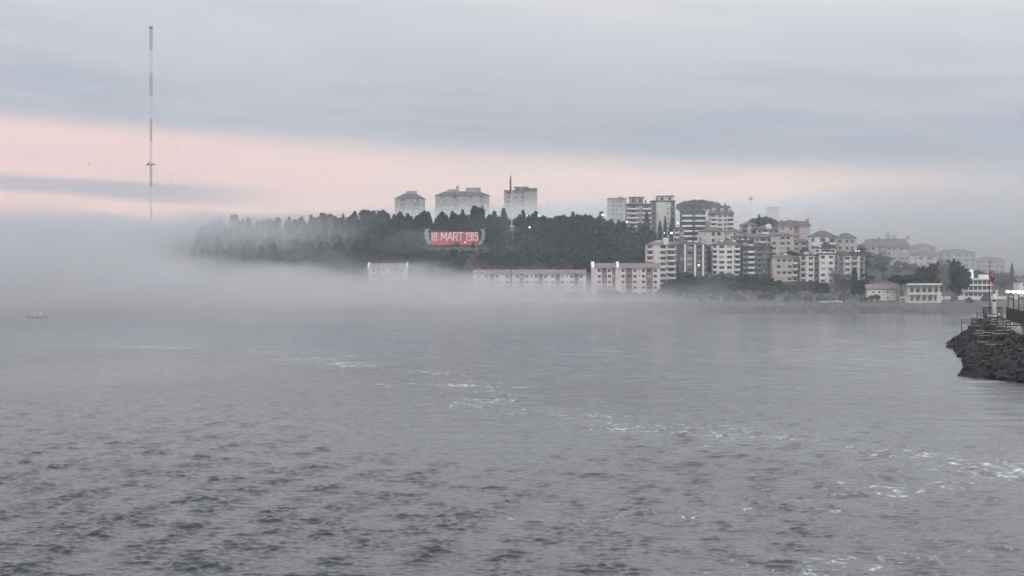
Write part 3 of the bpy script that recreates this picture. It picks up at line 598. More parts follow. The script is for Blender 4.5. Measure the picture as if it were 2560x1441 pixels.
def white_club():
    Y = 1000; a, b = W(2411, 744, Y), W(2478, 744, Y); w = b.x - a.x
    g = empty('white_clubhouse', ((a.x + b.x) / 2, Y, a.z), 0, 'white terraced building with glazed galleries and round roof turret', 'building')
    mb = MB(); mb.box(-w/2 + 0.3, w/2, 1.6, 12, -5, 9.3); mb.build('wall', M['white'], g)
    for i, z in enumerate((3.0, 6.1, 9.303)):
        mb = MB(); mb.box(-w/2 - (0.4 if i < 2 else 0.8), w/2 + 0.5, -0.3, 1.597 if i < 2 else 12.3, z, z + 0.75); mb.build('gallery_band' if i < 2 else 'roof', M['trim'], g)
    for z in (0.4, 3.8, 6.9):
        for i in range(6):
            x = -w/2 + 0.9 + (w - 1.2) * i / 5.3
            me, ww, hh = window_mesh(1.9, 2.1, 'glass2'); link('window', me, g, (x + 0.4, 1.45, z))
    for i in range(4):
        x = -w/2 + 0.4 + (w - 0.7) * i / 3
        c = MB(); c.box(x-0.13, x+0.13, 0.1, 0.4, -2, 2.997); c.box(x-0.13, x+0.13, 0.1, 0.4, 3.753, 6.097); c.box(x-0.13, x+0.13, 0.1, 0.4, 6.853, 9.3); c.build('column', M['trim'], g)
    xt = -w/2 + w * 0.33
    mb = MB(); mb.lathe([(1.35, 10.06), (1.5, 11.2), (1.42, 13.6), (1.2, 14.2), (0.35, 14.5), (0.06, 15.3)], 12, c=(xt, 5)); mb.build('turret', M['trim'], g)
    mb = MB(); mb.box(w/2 - 4.6, w/2 - 0.3, 4, 9, 10.06, 12.0); mb.build('attic_storey', M['white'], g)
white_club()

# ------------------------------------------------------------------ trees
def shards(rs, c, nrm, size):
    """one small four-cornered leaf clump per centre, tilted at random"""
    n = len(c); a = rs.normal(size=(n, 3)) + 0.5 * nrm; a /= np.linalg.norm(a, axis=1)[:, None]
    h = np.cross(a, rs.normal(size=(n, 3))); h /= np.linalg.norm(h, axis=1)[:, None] + 1e-9; k = np.cross(a, h)
    s = (size * rs.uniform(0.55, 1.35, n))[:, None]; t = s * rs.uniform(0.35, 0.9, n)[:, None]
    v = np.stack([c + h * s, c + k * t, c - h * s * 0.8, c - k * t], 1).reshape(-1, 3)
    return v, np.arange(n * 4).reshape(n, 4)
def blob(rs, c, r, seg=7, rings=5, rough=0.2):
    """lumpy closed core so that the crown is not see-through all over"""
    V = []; 
    for i in range(rings + 1):
        th = math.pi * (i + 0.02) / (rings + 0.04)
        for j in range(seg):
            ph = 2 * math.pi * j / seg; q = 1 + rs.uniform(-rough, rough)
            V.append((c[0] + r[0] * q * math.sin(th) * math.cos(ph), c[1] + r[1] * q * math.sin(th) * math.sin(ph), c[2] + r[2] * q * math.cos(th)))
    F = [(i*seg + j, i*seg + (j+1) % seg, (i+1)*seg + (j+1) % seg, (i+1)*seg + j) for i in range(rings) for j in range(seg)]
    return np.array(V), np.array(F)
def crown_arrays(kind, seed, h, r, n, size):
    rs = np.random.RandomState(seed); parts = []
    def on(profile, m, z0, z1):
        t = rs.uniform(0, 1, m) ** 0.9; z = z0 + (z1 - z0) * t; ph = rs.uniform(0, 2 * math.pi, m)
        rad = np.array([profile(q) for q in t]) * rs.uniform(0.72, 1.08, m)
        nr = np.stack([np.cos(ph), np.sin(ph), 0.3 + 0 * ph], 1)
        return np.stack([np.cos(ph) * rad, np.sin(ph) * rad, z], 1), nr
    if kind in ('conifer', 'cypress'):
        if kind == 'conifer':
            lay = rs.uniform(6, 9); sk = rs.uniform(0, 6)
            prof = lambda t: r * ((1 - t) ** 0.62) * (0.80 + 0.20 * math.sin(lay * 6.28 * t * 0.5 + sk)) * (0.35 + 0.65 * min(1, t / 0.12)) + 0.10
            z0 = 0.12 * h
        else:
            prof = lambda t: r * (math.sin(math.pi * min(1, 0.18 + 0.82 * t)) ** 0.7) * (1 - 0.45 * t) + 0.08
            z0 = 0.05 * h
        c, nr = on(prof, n, z0, h * 0.99); parts.append(shards(rs, c, nr, size))
        tip = np.array([[0, 0, h * 0.97], [0.05, 0, h * 0.93], [0, 0.05, h]]); parts.append(shards(rs, tip, np.ones((3, 3)), size * 0.5))
        for i in range(4):
            t = (i + 0.5) / 4.3; rad = prof(t) * 0.82; parts.append(blob(rs, (0, 0, z0 + (h * 0.97 - z0) * t), (rad, rad, (h - z0) / 6.0), 7, 4, 0.18))
    else:
        if kind == 'umbrella': zc, rz_, nb, spread, br = 0.74 * h, 0.22 * h, 9, 0.62, 0.42
        elif kind == 'round': zc, rz_, nb, spread, br = 0.60 * h, 0.36 * h, 8, 0.52, 0.50
        else: zc, rz_, nb, spread, br = 0.56 * h, 0.40 * h, 11, 0.66, 0.38
        for i in range(nb):
            ph = 2 * math.pi * (i + rs.uniform(-.3, .3)) / nb; q = spread * r * math.sqrt(rs.uniform(0.05, 1.0))
            bz = zc + rz_ * (rs.uniform(-0.75, 0.75) if kind != 'umbrella' else rs.uniform(-0.35, 0.55)) * (1 - 0.5 * q / r)
            cc = np.array((math.cos(ph) * q, math.sin(ph) * q, bz)); b3 = r * br * rs.uniform(0.75, 1.2)
            vz = b3 * (0.75 if kind == 'umbrella' else 0.95)
            parts.append(blob(rs, cc, (b3 * 0.80, b3 * 0.80, vz * 0.80), 7, 4, 0.2))
            m = n // nb; d = rs.normal(size=(m, 3)); d /= np.linalg.norm(d, axis=1)[:, None]
            c = cc + d * np.array((b3, b3, vz)) * rs.uniform(0.72, 1.12, m)[:, None]; parts.append(shards(rs, c, d, size))
    V = []; F = []; off = 0
    for v, f in parts: V.append(v); F.append(f + off); off += len(v)
    return np.concatenate(V), np.concatenate(F)
def trunk_mesh(name, h, r, forks, seed, mt, top=0.9):
    rr = random.Random(seed); mb = MB(); p = Vector((0, 0, -1.2)); z = h * top
    q = Vector((rr.uniform(-.2, .2), rr.uniform(-.2, .2), z * 0.5)); e = Vector((rr.uniform(-.3, .3), rr.uniform(-.3, .3), z))
    mb.tube(p, q, r, r * 0.72, 6); mb.tube(q, e, r * 0.72, r * 0.2, 6)
    for i in range(forks):
        t = rr.uniform(0.45, 0.95); s = q.lerp(e, (t - 0.45) / 0.5) if t > 0.5 else p.lerp(q, t / 0.5); a = rr.uniform(0, 6.28); L = h * rr.uniform(0.16, 0.30)
        mb.tube(s, s + Vector((math.cos(a) * L, math.sin(a) * L, L * rr.uniform(0.3, 0.9))), r * 0.35, r * 0.1, 5)
    return mb.mesh(name, mt)
_tv = {}
def tree_variant(kind, v):
    """unit-ish trees, scaled when placed"""
    key = (kind, v)
    if key not in _tv:
        spec = {'conifer': (12, 2.6, 560, 0.66, 'foliage'), 'cypress': (12, 1.7, 460, 0.42, 'foliage'), 'umbrella': (10, 4.6, 620, 0.55, 'pine'),
                'round': (9, 4.0, 620, 0.55, 'pine'), 'broad': (9, 4.4, 700, 0.60, 'leaf'), 'scrub': (5, 3.2, 360, 0.45, 'bush')}[kind]
        h, r, n, s, mt = spec
        V, F = crown_arrays(kind, 100 * v + len(kind) * 7 + 3, h, r, n, s)
        _tv[key] = (np_mesh('crown', V, F, M[mt]), trunk_mesh('trunk', h, 0.24 if kind != 'scrub' else 0.14, 3 if kind in ('conifer', 'cypress') else 6, v, M['bark']), h, r)
    return _tv[key]
def tree(name, kind, x, y, h, r, label, group=None, z=None, rz=None, v=None, cat='tree'):
    cm, tm, h0, r0 = tree_variant(kind, R.randrange(4) if v is None else v)
    g = empty(name, (x, y, gz(x, y) - 0.15 if z is None else z), R.uniform(0, 6.28) if rz is None else rz, label, cat, group)
    s = (r / r0, r / r0, h / h0)
    link('trunk', tm, g, scl=s); link('crown', cm, g, scl=s)
    return g
def tree_px(name, kind, px, ptop, pbase, wpx, Y, label, group=None):
    a = W(px, pbase, Y); return tree(name, kind, a.x, Y, (pbase - ptop) * Y / FPX, wpx * Y / FPX / 2, label, group, z=a.z)

SIGN = W(1138, 614, 1110)
def clear_of_sign(x, y): return not (-50 < x < -14 and 1100 < y < 1114)
def clear_of_pole(x, y): return math.hypot(x + 0.4, y - 1140) > 4.5 and not (-4 < x < 4 and 1105 < y < 1141)
def forest():
    rr = random.Random(77); spots = []
    # crest line first: the trees whose tops stand out against the fog
    x = W(496, 0, 1150).x
    while x < W(1254, 0, 1150).x:
        y = 1150 + rr.uniform(-3, 4); h = rr.uniform(7.6, 12.6) * (0.80 if x < -150 else 1.0) * (1.0 + 0.16 * math.sin(x * 0.21) + 0.10 * math.sin(x * 0.57 + 1))
        if rr.random() < 0.15: h *= 0.7
        if not (-54.5 < x < -52.5): spots.append(('crest', rr.choice(['conifer', 'conifer', 'conifer', 'conifer', 'cypress', 'round']), x, y, h, h * rr.uniform(0.20, 0.42)))
        x += rr.uniform(2.6, 5.8)
    x = W(1300, 0, 1150).x
    while x < W(1548, 0, 1150).x:
        px = 1280 + x * FPX / 1150; bump = 1.0 + 0.12 * math.sin(px * 0.045)
        h = rr.uniform(8.6, 10.8) * bump * (0.72 if px < 1330 else 1.0)
        spots.append(('crest2', rr.choice(['umbrella', 'round', 'round', 'broad']), x, 1150 + rr.uniform(-4, 4), h, rr.uniform(3.4, 4.8))); x += rr.uniform(3.4, 5.4)
    gx = -182.0
    while gx < 84:
        gy = 1068.0
        while gy < 1146:
            x, y = gx + rr.uniform(-2, 2), gy + rr.uniform(-2, 2)
            px = 1280 + x * FPX / y
            if clear_of_sign(x, y) and clear_of_pole(x, y) and px < 1640:
                low = y < 1086
                if px < 1262: kd = rr.choice(['broad', 'round', 'scrub']) if low else rr.choice(['conifer', 'conifer', 'conifer', 'cypress'])
                else: kd = rr.choice(['broad', 'round', 'scrub', 'round']) if low or rr.random() < 0.7 else 'conifer'
                h = {'conifer': rr.uniform(8, 14), 'cypress': rr.uniform(8, 12.5), 'broad': rr.uniform(5.5, 9.5), 'round': rr.uniform(5.5, 9.5), 'scrub': rr.uniform(3, 5)}[kd]
                if -52 < x < -12 and y < 1102: h = min(h, 3.6); kd = 'scrub' if kd in ('conifer', 'cypress') else kd
                rad = {'conifer': 0.29, 'cypress': 0.18, 'broad': 0.5, 'round': 0.48, 'scrub': 0.62}[kd] * h * rr.uniform(0.85, 1.15)
                spots.append(('low' if low else 'slope', kd, x, y, h, rad))
            gy += 4.3
        gx += 4.3
    lab_round = ('round_pine', 'round crowned tree among the conifers on the hill crest')
    lab = {'conifer': ('conifer', 'dark pointed conifer on the crest of the wooded hill'), 'cypress': ('cypress', 'slim dark cypress among the conifers on the hill crest'),
           'umbrella': ('umbrella_pine', 'broad crowned pine on the hill crest right of the flagpole'), 'round': ('round_pine', 'round crowned pine on the hill crest right of the flagpole'),
           'broad': ('broadleaf_tree', 'bushy tree on the hill crest right of the flagpole')}
    lab2 = {'conifer': ('conifer', 'dark conifer inside the dense wood on the slope'), 'cypress': ('cypress', 'slim cypress inside the dense wood on the slope'),
            'round': ('round_pine', 'round crowned tree near the foot of the wooded hill'), 'broad': ('broadleaf_tree', 'bushy tree near the foot of the wooded hill'), 'scrub': ('shrub', 'low dull shrub at the foot of the wooded hill')}
    n_con = 0; rest = []
    order = [s for s in spots if s[0].startswith('crest')] + sorted((s for s in spots if not s[0].startswith('crest')), key=lambda s: (s[3] + rr.uniform(0, 26)))
    cnt = 0
    for s in order:
        zone, kd, x, y, h, rad = s
        if zone.startswith('crest'): nm, lb = lab_round if zone == 'crest' and kd == 'round' else lab[kd]; tree(nm, kd, x, y, h, rad, lb, 'trees along the hill crest')
        elif cnt < 230 and x > -165:
            cnt += 1; nm, lb = lab2[kd]; tree(nm, kd, x, y, h, rad, lb, 'trees of the hillside wood', cat='shrub' if kd == 'scrub' else 'tree')
        else: rest.append(s)
    V = []; F = []; off = 0; lib = {}
    for zone, kd, x, y, h, rad in rest:
        key = (kd, rr.randrange(5))
        if key not in lib: lib[key] = crown_arrays(kd, 900 + key[1] * 13 + len(kd), 10.0, 3.0, 150, 0.8)
        v, f = lib[key]; a = rr.uniform(0, 6.28); c, s_ = math.cos(a), math.sin(a)
        u = v * np.array((rad / 3.0, rad / 3.0, h / 10.0)); u = np.stack([u[:, 0] * c - u[:, 1] * s_ + x, u[:, 0] * s_ + u[:, 1] * c + y, u[:, 2] + gz(x, y) - 0.3], 1)
        V.append(u); F.append(f + off); off += len(v)
    o = link('forest', np_mesh('forest', np.concatenate(V), np.concatenate(F), M['foliage'])); tag(o, 'dense dark wood covering the hillside', 'forest', kind='stuff')
forest()

# single trees in town and on the shore
for i, (px, t, b, w, Y, lb) in enumerate([
    (1617, 530, 606, 22, 1176, 'tall dark cypress in front of the stepped balcony tower'),
    (1650, 551, 602, 15, 1180, 'short cypress first of the three before the cream tower'),
    (1663, 540, 602, 12, 1181, 'thin cypress in the middle of three before the cream tower'),
    (1680, 542, 602, 18, 1182, 'broad cypress last of the three before the cream tower'),
    (1898, 536, 562, 12, 1160, 'dark cypress rising over the hillside roofs in fog'),
    (2220, 580, 612, 18, 1300, 'faint cypress behind the long mansard block, taller of two'),
    (2236, 586, 612, 15, 1302, 'faint cypress behind the long mansard block, shorter of two'),
    (2530, 659, 712, 13, 1060, 'single cypress over the trees behind the pier lamps'),
    (2136, 668, 738, 26, 985, 'dark pointed tree beside the cream pier block on the shore')]):
    tree_px('cypress', 'cypress', px, t, b, w, Y, lb)
tree_px('umbrella_pine', 'umbrella', 2254, 684, 744, 86, 960, 'broad umbrella pine with flat bottom leaning over the shore house')
tree_px('conifer', 'broad', 2330, 655, 752, 100, 985, 'big ragged evergreen beside the bare poplar')
tree_px('conifer', 'broad', 2393, 646, 752, 66, 990, 'tall ragged evergreen just behind the bare poplar')
tree_px('conifer', 'conifer', 2305, 672, 752, 50, 984, 'feathery pointed evergreen beside the umbrella pine')
tree_px('round_tree', 'broad', 2155, 696, 748, 42, 975, 'round dark tree next to the white shore house')
tree_px('round_tree', 'round', 2502, 680, 740, 76, 1080, 'wide round tree behind the pier flagpole')
tree_px('round_tree', 'round', 2548, 690, 742, 50, 1085, 'round tree behind the pier lamps beside the cypress')
tree_px('round_tree', 'broad', 2448, 668, 742, 46, 1040, 'bushy tree rising behind the white clubhouse turret')
def bare_tree(name, px, ptop, pbase, wpx, Y, label, seed, narrow, mt='palebark'):
    a = W(px, pbase, Y); h = (pbase - ptop) * Y / FPX; rad = wpx * Y / FPX / 2; rr = random.Random(seed)
    g = empty(name, a, 0, label, 'tree'); t = MB(); t.tube((0, 0, -1.5), (0, 0, h * 0.45), 0.35, 0.2, 7); t.tube((0, 0, h * 0.45), (0.1, 0, h * 0.97), 0.2, 0.04, 6); t.build('trunk', M[mt], g)
    c = MB()
    for i in range(80):
        z = h * rr.uniform(0.14, 0.86); az = rr.uniform(0, 6.28); L = rad * rr.uniform(0.6, 1.15) * (1.0 if not narrow else (0.55 + 0.75 * math.sin(math.pi * min(1, z / h))))
        up = L * (1.9 if narrow else rr.uniform(0.5, 1.1)); e = Vector((math.cos(az) * L, math.sin(az) * L, min(z + up, h))); s = Vector((0, 0, z))
        c.tube(s, e, 0.10, 0.03, 4, caps=False)
        for j in range(7):
            q = s.lerp(e, rr.uniform(0.3, 1.0)); b2 = rr.uniform(0, 6.28); l2 = L * rr.uniform(0.25, 0.5)
            c.tube(q, q + Vector((math.cos(b2) * l2 * 0.55, math.sin(b2) * l2 * 0.55, l2 * (1.3 if narrow else 0.7))), 0.055, 0.03, 3, caps=False)
    c.build('crown', M[mt], g)
bare_tree('bare_poplar', 2360, 645, 752, 30, 968, 'tall bare pale poplar in front of the ragged evergreens', 5, True)
bare_tree('bare_tree', 2090, 672, 745, 52, 980, 'bare twiggy tree before the twin fronted white block', 8, False)
bare_tree('bare_tree', 2110, 690, 746, 60, 972, 'low spreading bare tree beside the dark pointed shore tree', 9, False, 'bark')

def below(px):
    for a, b, s in ((1600, 1694, 'cream tiled block'), (1694, 1774, 'slate block with fins'), (1774, 1853, 'white block with window columns'), (1853, 1932, 'dark block with bright balconies'), (1932, 1999, 'beige four storey block'),
                    (1999, 2049, 'grey block with cream pier'), (2049, 2097, 'twin fronted white block'), (2097, 2164, 'pale block with deep balconies'), (2164, 2250, 'long mansard block'), (2250, 2342, 'pale block fading in fog'), (2342, 2410, 'grey green block in fog'), (2410, 2480, 'white clubhouse'),
                    (1460, 1600, 'tallest red roofed block'), (1270, 1460, 'longest red roofed block'), (1170, 1270, 'shorter red roofed block'), (1030, 1170, 'red sign'), (860, 1030, 'lone red roofed block')):
        if a <= px < b: return s
    return 'pier lamps'
def shore_trees():
    rr = random.Random(31); n = 0
    names = {'round': 'round_tree', 'broad': 'broadleaf_tree', 'umbrella': 'umbrella_pine', 'scrub': 'shrub'}
    for row, (x0, x1, Y, lo, hi, st, kinds) in enumerate([
        (1655, 2065, 1012, 32, 52, 25, ('round', 'broad', 'umbrella')), (1690, 2062, 985, 26, 48, 24, ('round', 'broad', 'umbrella')), (1668, 1900, 1036, 40, 58, 24, ('broad', 'round'))]):
        px = x0
        while px < x1:
            Yt = Y + rr.uniform(-7, 7); a = W(px, 0, Yt); h = rr.uniform(lo, hi) * Yt / FPX * 0.85; kd = rr.choice(kinds); rad = rr.uniform(15, 25) * Yt / FPX
            tree(names[kd], kd, a.x, Yt, h, rad, {'round': 'round tree', 'broad': 'bushy tree', 'umbrella': 'flat pine'}[kd] + (' in middle', ' in front', ' at back')[row] + ' of shore belt below ' + below(px), 'belt of trees along the town shore')
            px += st * rr.uniform(0.7, 1.3)
    # scattered bushes on the slopes between houses and along the bank
    for px, Y in [(rr.uniform(1700, 2540), rr.uniform(938, 962)) for _ in range(46)] + [(rr.uniform(1560, 2150), rr.uniform(1075, 1098)) for _ in range(22)] + [(rr.uniform(2140, 2560), rr.uniform(1046, 1112)) for _ in range(105)] + [(rr.uniform(880, 1660), rr.uniform(985, 1025)) for _ in range(26)]:
        a = W(px, 0, Y)
        if 2240 < px < 2372 and 938 < Y < 968: continue
        h = rr.uniform(2.0, 4.2) if Y < 965 else (rr.uniform(2.6, 5.0) if px > 2150 else rr.uniform(3.5, 7.0)); n += 1
        kd = 'scrub' if Y < 965 else rr.choice(['scrub', 'broad', 'round'])
        tree(names[kd], kd, a.x, Y, h, h * rr.uniform(0.5, 0.75), 'low bush on the water bank in front of the ' + below(px) if Y < 965 else {'scrub': 'scrubby bush', 'broad': 'small bushy tree', 'round': 'small round tree'}[kd] + ((' on the slope beside the ' if Y > 1060 else ' in low fog before the ') + below(px)),
             'bushes on the shore bank' if Y < 965 else ('trees between the houses' if Y > 1060 else 'trees before the red roofed blocks'), cat='shrub' if kd == 'scrub' else 'tree')
    # far hilltop greenery behind the upper row
    for i in range(16):
        px = 1700 + i * 6.2 + rr.uniform(-2, 2); t = 1 - ((px - 1746) / 60.0) ** 2; top = 513 - 15 * max(0, t); Y = 1290 + rr.uniform(-10, 10)
        h = rr.uniform(7, 10); a = W(px, top, Y); tree('round_tree', 'broad', a.x, Y, h, rr.uniform(3, 4.4), 'misty tree on the knoll behind the black glazed tower', 'trees on the misty knoll', z=a.z - h)
    for i in range(15):
        px = 1880 + i * 6.5 + rr.uniform(-2, 2); top = 545 - 6 * math.sin((px - 1880) * 0.06) + rr.uniform(-1, 4); Y = 1215 + rr.uniform(-12, 0); h = rr.uniform(7, 10); a = W(px, top, Y)
        tree('round_tree', 'broad', a.x, Y, h, rr.uniform(3, 4.2), 'misty tree behind the hillside roofs', 'trees behind the hillside roofs', z=a.z - h)
shore_trees()

# ------------------------------------------------------------------ the sign on the hillside
M['signred'] = mat('sign_red', (0.42, 0.078, 0.098), 0.8, 0.2, 0.3); M['white_paint'] = mat('white_paint', (0.70, 0.68, 0.67), 0.7, 0.10, 0.5)
M['laurel'] = mat('laurel_paint', (0.36, 0.37, 0.27), 0.8, 0.25, 0.6); M['flagred'] = mat('flag_red', (0.42, 0.012, 0.022), 0.8, 0.2, 0.4)
M['steel'] = mat('galvanised_steel', (0.42, 0.42, 0.43), 0.5, 0.15, 0.8, metal=0.3); M['black'] = mat('black_iron', (0.018, 0.018, 0.020), 0.6, 0.3, 0.8)
GLYPH = {  # strokes in a box 1 wide, 1 high
 '1': [[(0.1, 0.90), (0.6, 1), (0.6, 0)]], '8': [[(0.5, 1), (0.15, 0.93), (0.05, 0.76), (0.18, 0.6), (0.5, 0.53), (0.82, 0.6), (0.95, 0.76), (0.85, 0.93), (0.5, 1)], [(0.5, 0.53), (0.12, 0.44), (0.0, 0.25), (0.12, 0.06), (0.5, 0), (0.88, 0.06), (1, 0.25), (0.88, 0.44), (0.5, 0.53)]],
 'M': [[(0, 0), (0.06, 1), (0.5, 0.32), (0.94, 1), (1, 0)]], 'A': [[(0, 0), (0.5, 1), (1, 0)], [(0.2, 0.34), (0.8, 0.34)]],
 'R': [[(0.05, 0), (0.05, 1), (0.65, 1), (0.95, 0.88), (0.95, 0.62), (0.65, 0.5), (0.05, 0.5)], [(0.55, 0.5), (1, 0)]], 'T': [[(0, 1), (1, 1)], [(0.5, 1), (0.5, 0)]],
 '9': [[(0.95, 0.55), (0.5, 0.45), (0.12, 0.55), (0.03, 0.75), (0.15, 0.94), (0.5, 1), (0.85, 0.94), (0.97, 0.7), (0.95, 0.3), (0.8, 0.06), (0.45, 0), (0.1, 0.08)]],
 '5': [[(0.9, 1), (0.15, 1), (0.1, 0.56), (0.5, 0.62), (0.88, 0.52), (1, 0.3), (0.85, 0.07), (0.45, 0), (0.05, 0.1)]]}
def sign():
    Y = 1110; a, b = W(1077.5, 613, Y), W(1196.5, 613, Y); w = b.x - a.x; h = 8.4; px = w / 118.0
    g = empty('hillside_sign', ((a.x + b.x) / 2, Y, a.z), 0, 'red hillside panel reading 18 MART 1915 between laurel branches', 'sign')
    tilt = Matrix.Rotation(math.radians(-24), 4, 'X')
    def put(mb, name, mt):
        mb.v = [tuple(tilt @ Vector(p)) for p in mb.v]; return mb.build(name, mt, g)
    p = MB(); p.box(-w/2, w/2, 0, 0.3, 0, h); put(p, 'panel', M['signred'])
    f = MB()
    for i in range(9):
        x = -w/2 + 0.6 + (w - 1.2) * i / 8; f.box(x-0.1, x+0.1, 0.31, 0.55, -3.2, h-0.3)
    put(f, 'back_posts', M['railm'])
    place = [('1', 1078.4, 1081.4), ('8', 1084.6, 1092.2), ('M', 1103, 1116), ('A', 1118.6, 1130.8), ('R', 1133.4, 1143.6), ('T', 1145.6, 1157), ('1', 1165.6, 1168.6), ('9', 1171.6, 1179.4), ('1', 1180.8, 1183.6), ('5', 1186.6, 1194.4)]
    z0, z1 = h * 0.335, h * 0.945; st = 0.225
    for ch, q0, q1 in place:
        x0, x1 = (q0 - 1137) * Y / FPX, (q1 - 1137) * Y / FPX; mb = MB()
        for k, line in enumerate(GLYPH[ch]):
            pts = [(x0 + (x1 - x0) * u, z0 + (z1 - z0) * v) for u, v in line]
            for i, ((ax, az), (bx, bz)) in enumerate(zip(pts[:-1], pts[1:])):
                d = Vector((bx - ax, 0, bz - az)); d.normalize(); n = Vector((-d.z, 0, d.x)) * st; e = d * st * 0.45; yo = -0.22 - 0.004 * ((i + 5 * k) % 7)
                A, B = Vector((ax, yo, az)) - e, Vector((bx, yo, bz)) + e; bk = Vector((0, 0.215, 0))
                c = [A - n, B - n, B + n, A + n]
                mb.quad(*c); mb.quad(c[1], c[0], c[0] + bk, c[1] + bk); mb.quad(c[3], c[2], c[2] + bk, c[3] + bk); mb.quad(c[2], c[1], c[1] + bk, c[2] + bk); mb.quad(c[0], c[3], c[3] + bk, c[0] + bk)
        put(mb, 'letter', M['white_paint'])
    rr = random.Random(3)
    for s in (-1, 1):
        stem = [Vector((s * (w/2 + 0.5 + 2.6 * math.sin(t * 2.2) * 0.9), 0.1, -0.4 + t * (h + 1.6))) for t in [i / 12 for i in range(13)]]
        br = MB()
        for p0, p1 in zip(stem[:-1], stem[1:]): br.tube(p0, p1, 0.09, 0.07, 5)
        o = put(br, 'laurel_branch', M['laurel'])
        for i, p0 in enumerate(stem[1:]):
            for q in (-1, 1):
                lf = MB(); a = math.radians(52 * q + rr.uniform(-12, 12)) ; d = Vector((math.sin(a), 0, math.cos(a))); n = Vector((d.z, 0, -d.x)); L, wd = rr.uniform(1.3, 2.1), 0.40
                lf.poly([p0, p0 + d * L * 0.35 + n * wd + Vector((0, -0.15, 0)), p0 + d * L + Vector((0, -0.05, 0)), p0 + d * L * 0.35 - n * wd + Vector((0, -0.15, 0))])
                lf.poly([p0 + Vector((0, 0.1, 0)), p0 + d * L * 0.35 - n * wd + Vector((0, -0.05, 0)), p0 + d * L + Vector((0, 0.05, 0)), p0 + d * L * 0.35 + n * wd + Vector((0, -0.05, 0))])
                lf.v = [tuple(tilt @ Vector(v)) for v in lf.v]; link('leaf', lf.mesh('leaf', M['laurel']), o)
sign()
# shrubs standing up in front of the lower edge of the sign
for px, t, b, w, lb in ((1142, 606, 622, 16, 'dark shrub hiding the lower middle of the red sign'), (1183, 604, 622, 9, 'slim shrub before the right end of the red sign')):
    tree_px('shrub', 'round' if w > 10 else 'cypress', px, t, b, w, 1104, lb)

# ------------------------------------------------------------------ flags
def limp_flag(mb, x, z0, z1, wid, seed, side=1):
    """a flag hanging in folds along its pole"""
    rr = random.Random(seed); nz, nx = 16, 9; P = []
    for i in range(nz + 1):
        t = i / nz; z = z1 + (z0 - z1) * t; wv = wid * (0.25 + 0.75 * math.sin(math.pi * min(1, 0.12 + t * 0.80)) ** 0.8) * (1 + 0.12 * math.sin(9 * t + seed))
        P.append([Vector((x + side * (wv * j / nx + 0.10 * wid * math.sin(6 * t + j)), 0.22 * wid * math.sin(j * 1.9 + 3 * t + seed), z - 0.35 * wid * (j / nx) ** 2)) for j in range(nx + 1)])
    for i in range(nz):
        for j in range(nx): mb.quad(P[i][j], P[i][j+1], P[i+1][j+1], P[i+1][j])
def flagpole(px, pbase, ptop, f0, f1, wpx, Y, label, r, polemat, crescent, side):
    a = W(px, pbase, Y); s = Y / FPX; H = (pbase - ptop) * s
    g = empty('flagpole', a, 0, label, 'flagpole'); mb = MB(); mb.tube((0, 0, -0.5), (0, 0, H), r, r * 0.45, 8); mb.build('pole', M[polemat], g)
    mb = MB(); mb.lathe([(r * 0.3, H), (r * 0.9, H + r), (r * 0.9, H + r * 1.6), (0.01, H + r * 2.4)], 8); mb.build('finial', M[polemat], g)
    mb = MB(); mb.lathe([(r * 3, -0.6), (r * 3, 0.25), (r * 1.3, 0.4)], 8); mb.build('foot', M['grey'], g)
    mb = MB(); limp_flag(mb, side * r * 1.2, (pbase - f1) * s, (pbase - f0) * s, wpx * s, px % 7, side); fl = mb.build('flag', M['flagred'], g)
    zc = (pbase - (f0 * 0.62 + f1 * 0.38)) * s; q = wpx * s; c = MB()
    for k in range(9):                     # what shows of the white crescent among the folds
        t0, t1 = 0.6 + k * 0.5, 0.6 + (k + 1) * 0.5; f = lambda t, rr_, dx: Vector((side * (r * 1.2 + q * 0.45) + dx + rr_ * math.cos(t) * 0.6, -0.30 * q, zc + rr_ * math.sin(t) * 1.5))
        c.quad(f(t0, q * 0.42, 0), f(t1, q * 0.42, 0), f(t1, q * 0.30, q * 0.06), f(t0, q * 0.30, q * 0.06))
    if crescent: c.build('crescent', M['white_paint'], fl)
    return g
flagpole(1279.5, 577, 428, 440, 486, 4.4, 1140, 'tall white flagpole with limp red flag on top of the wooded hill', 0.30, 'white_paint', False, -1)

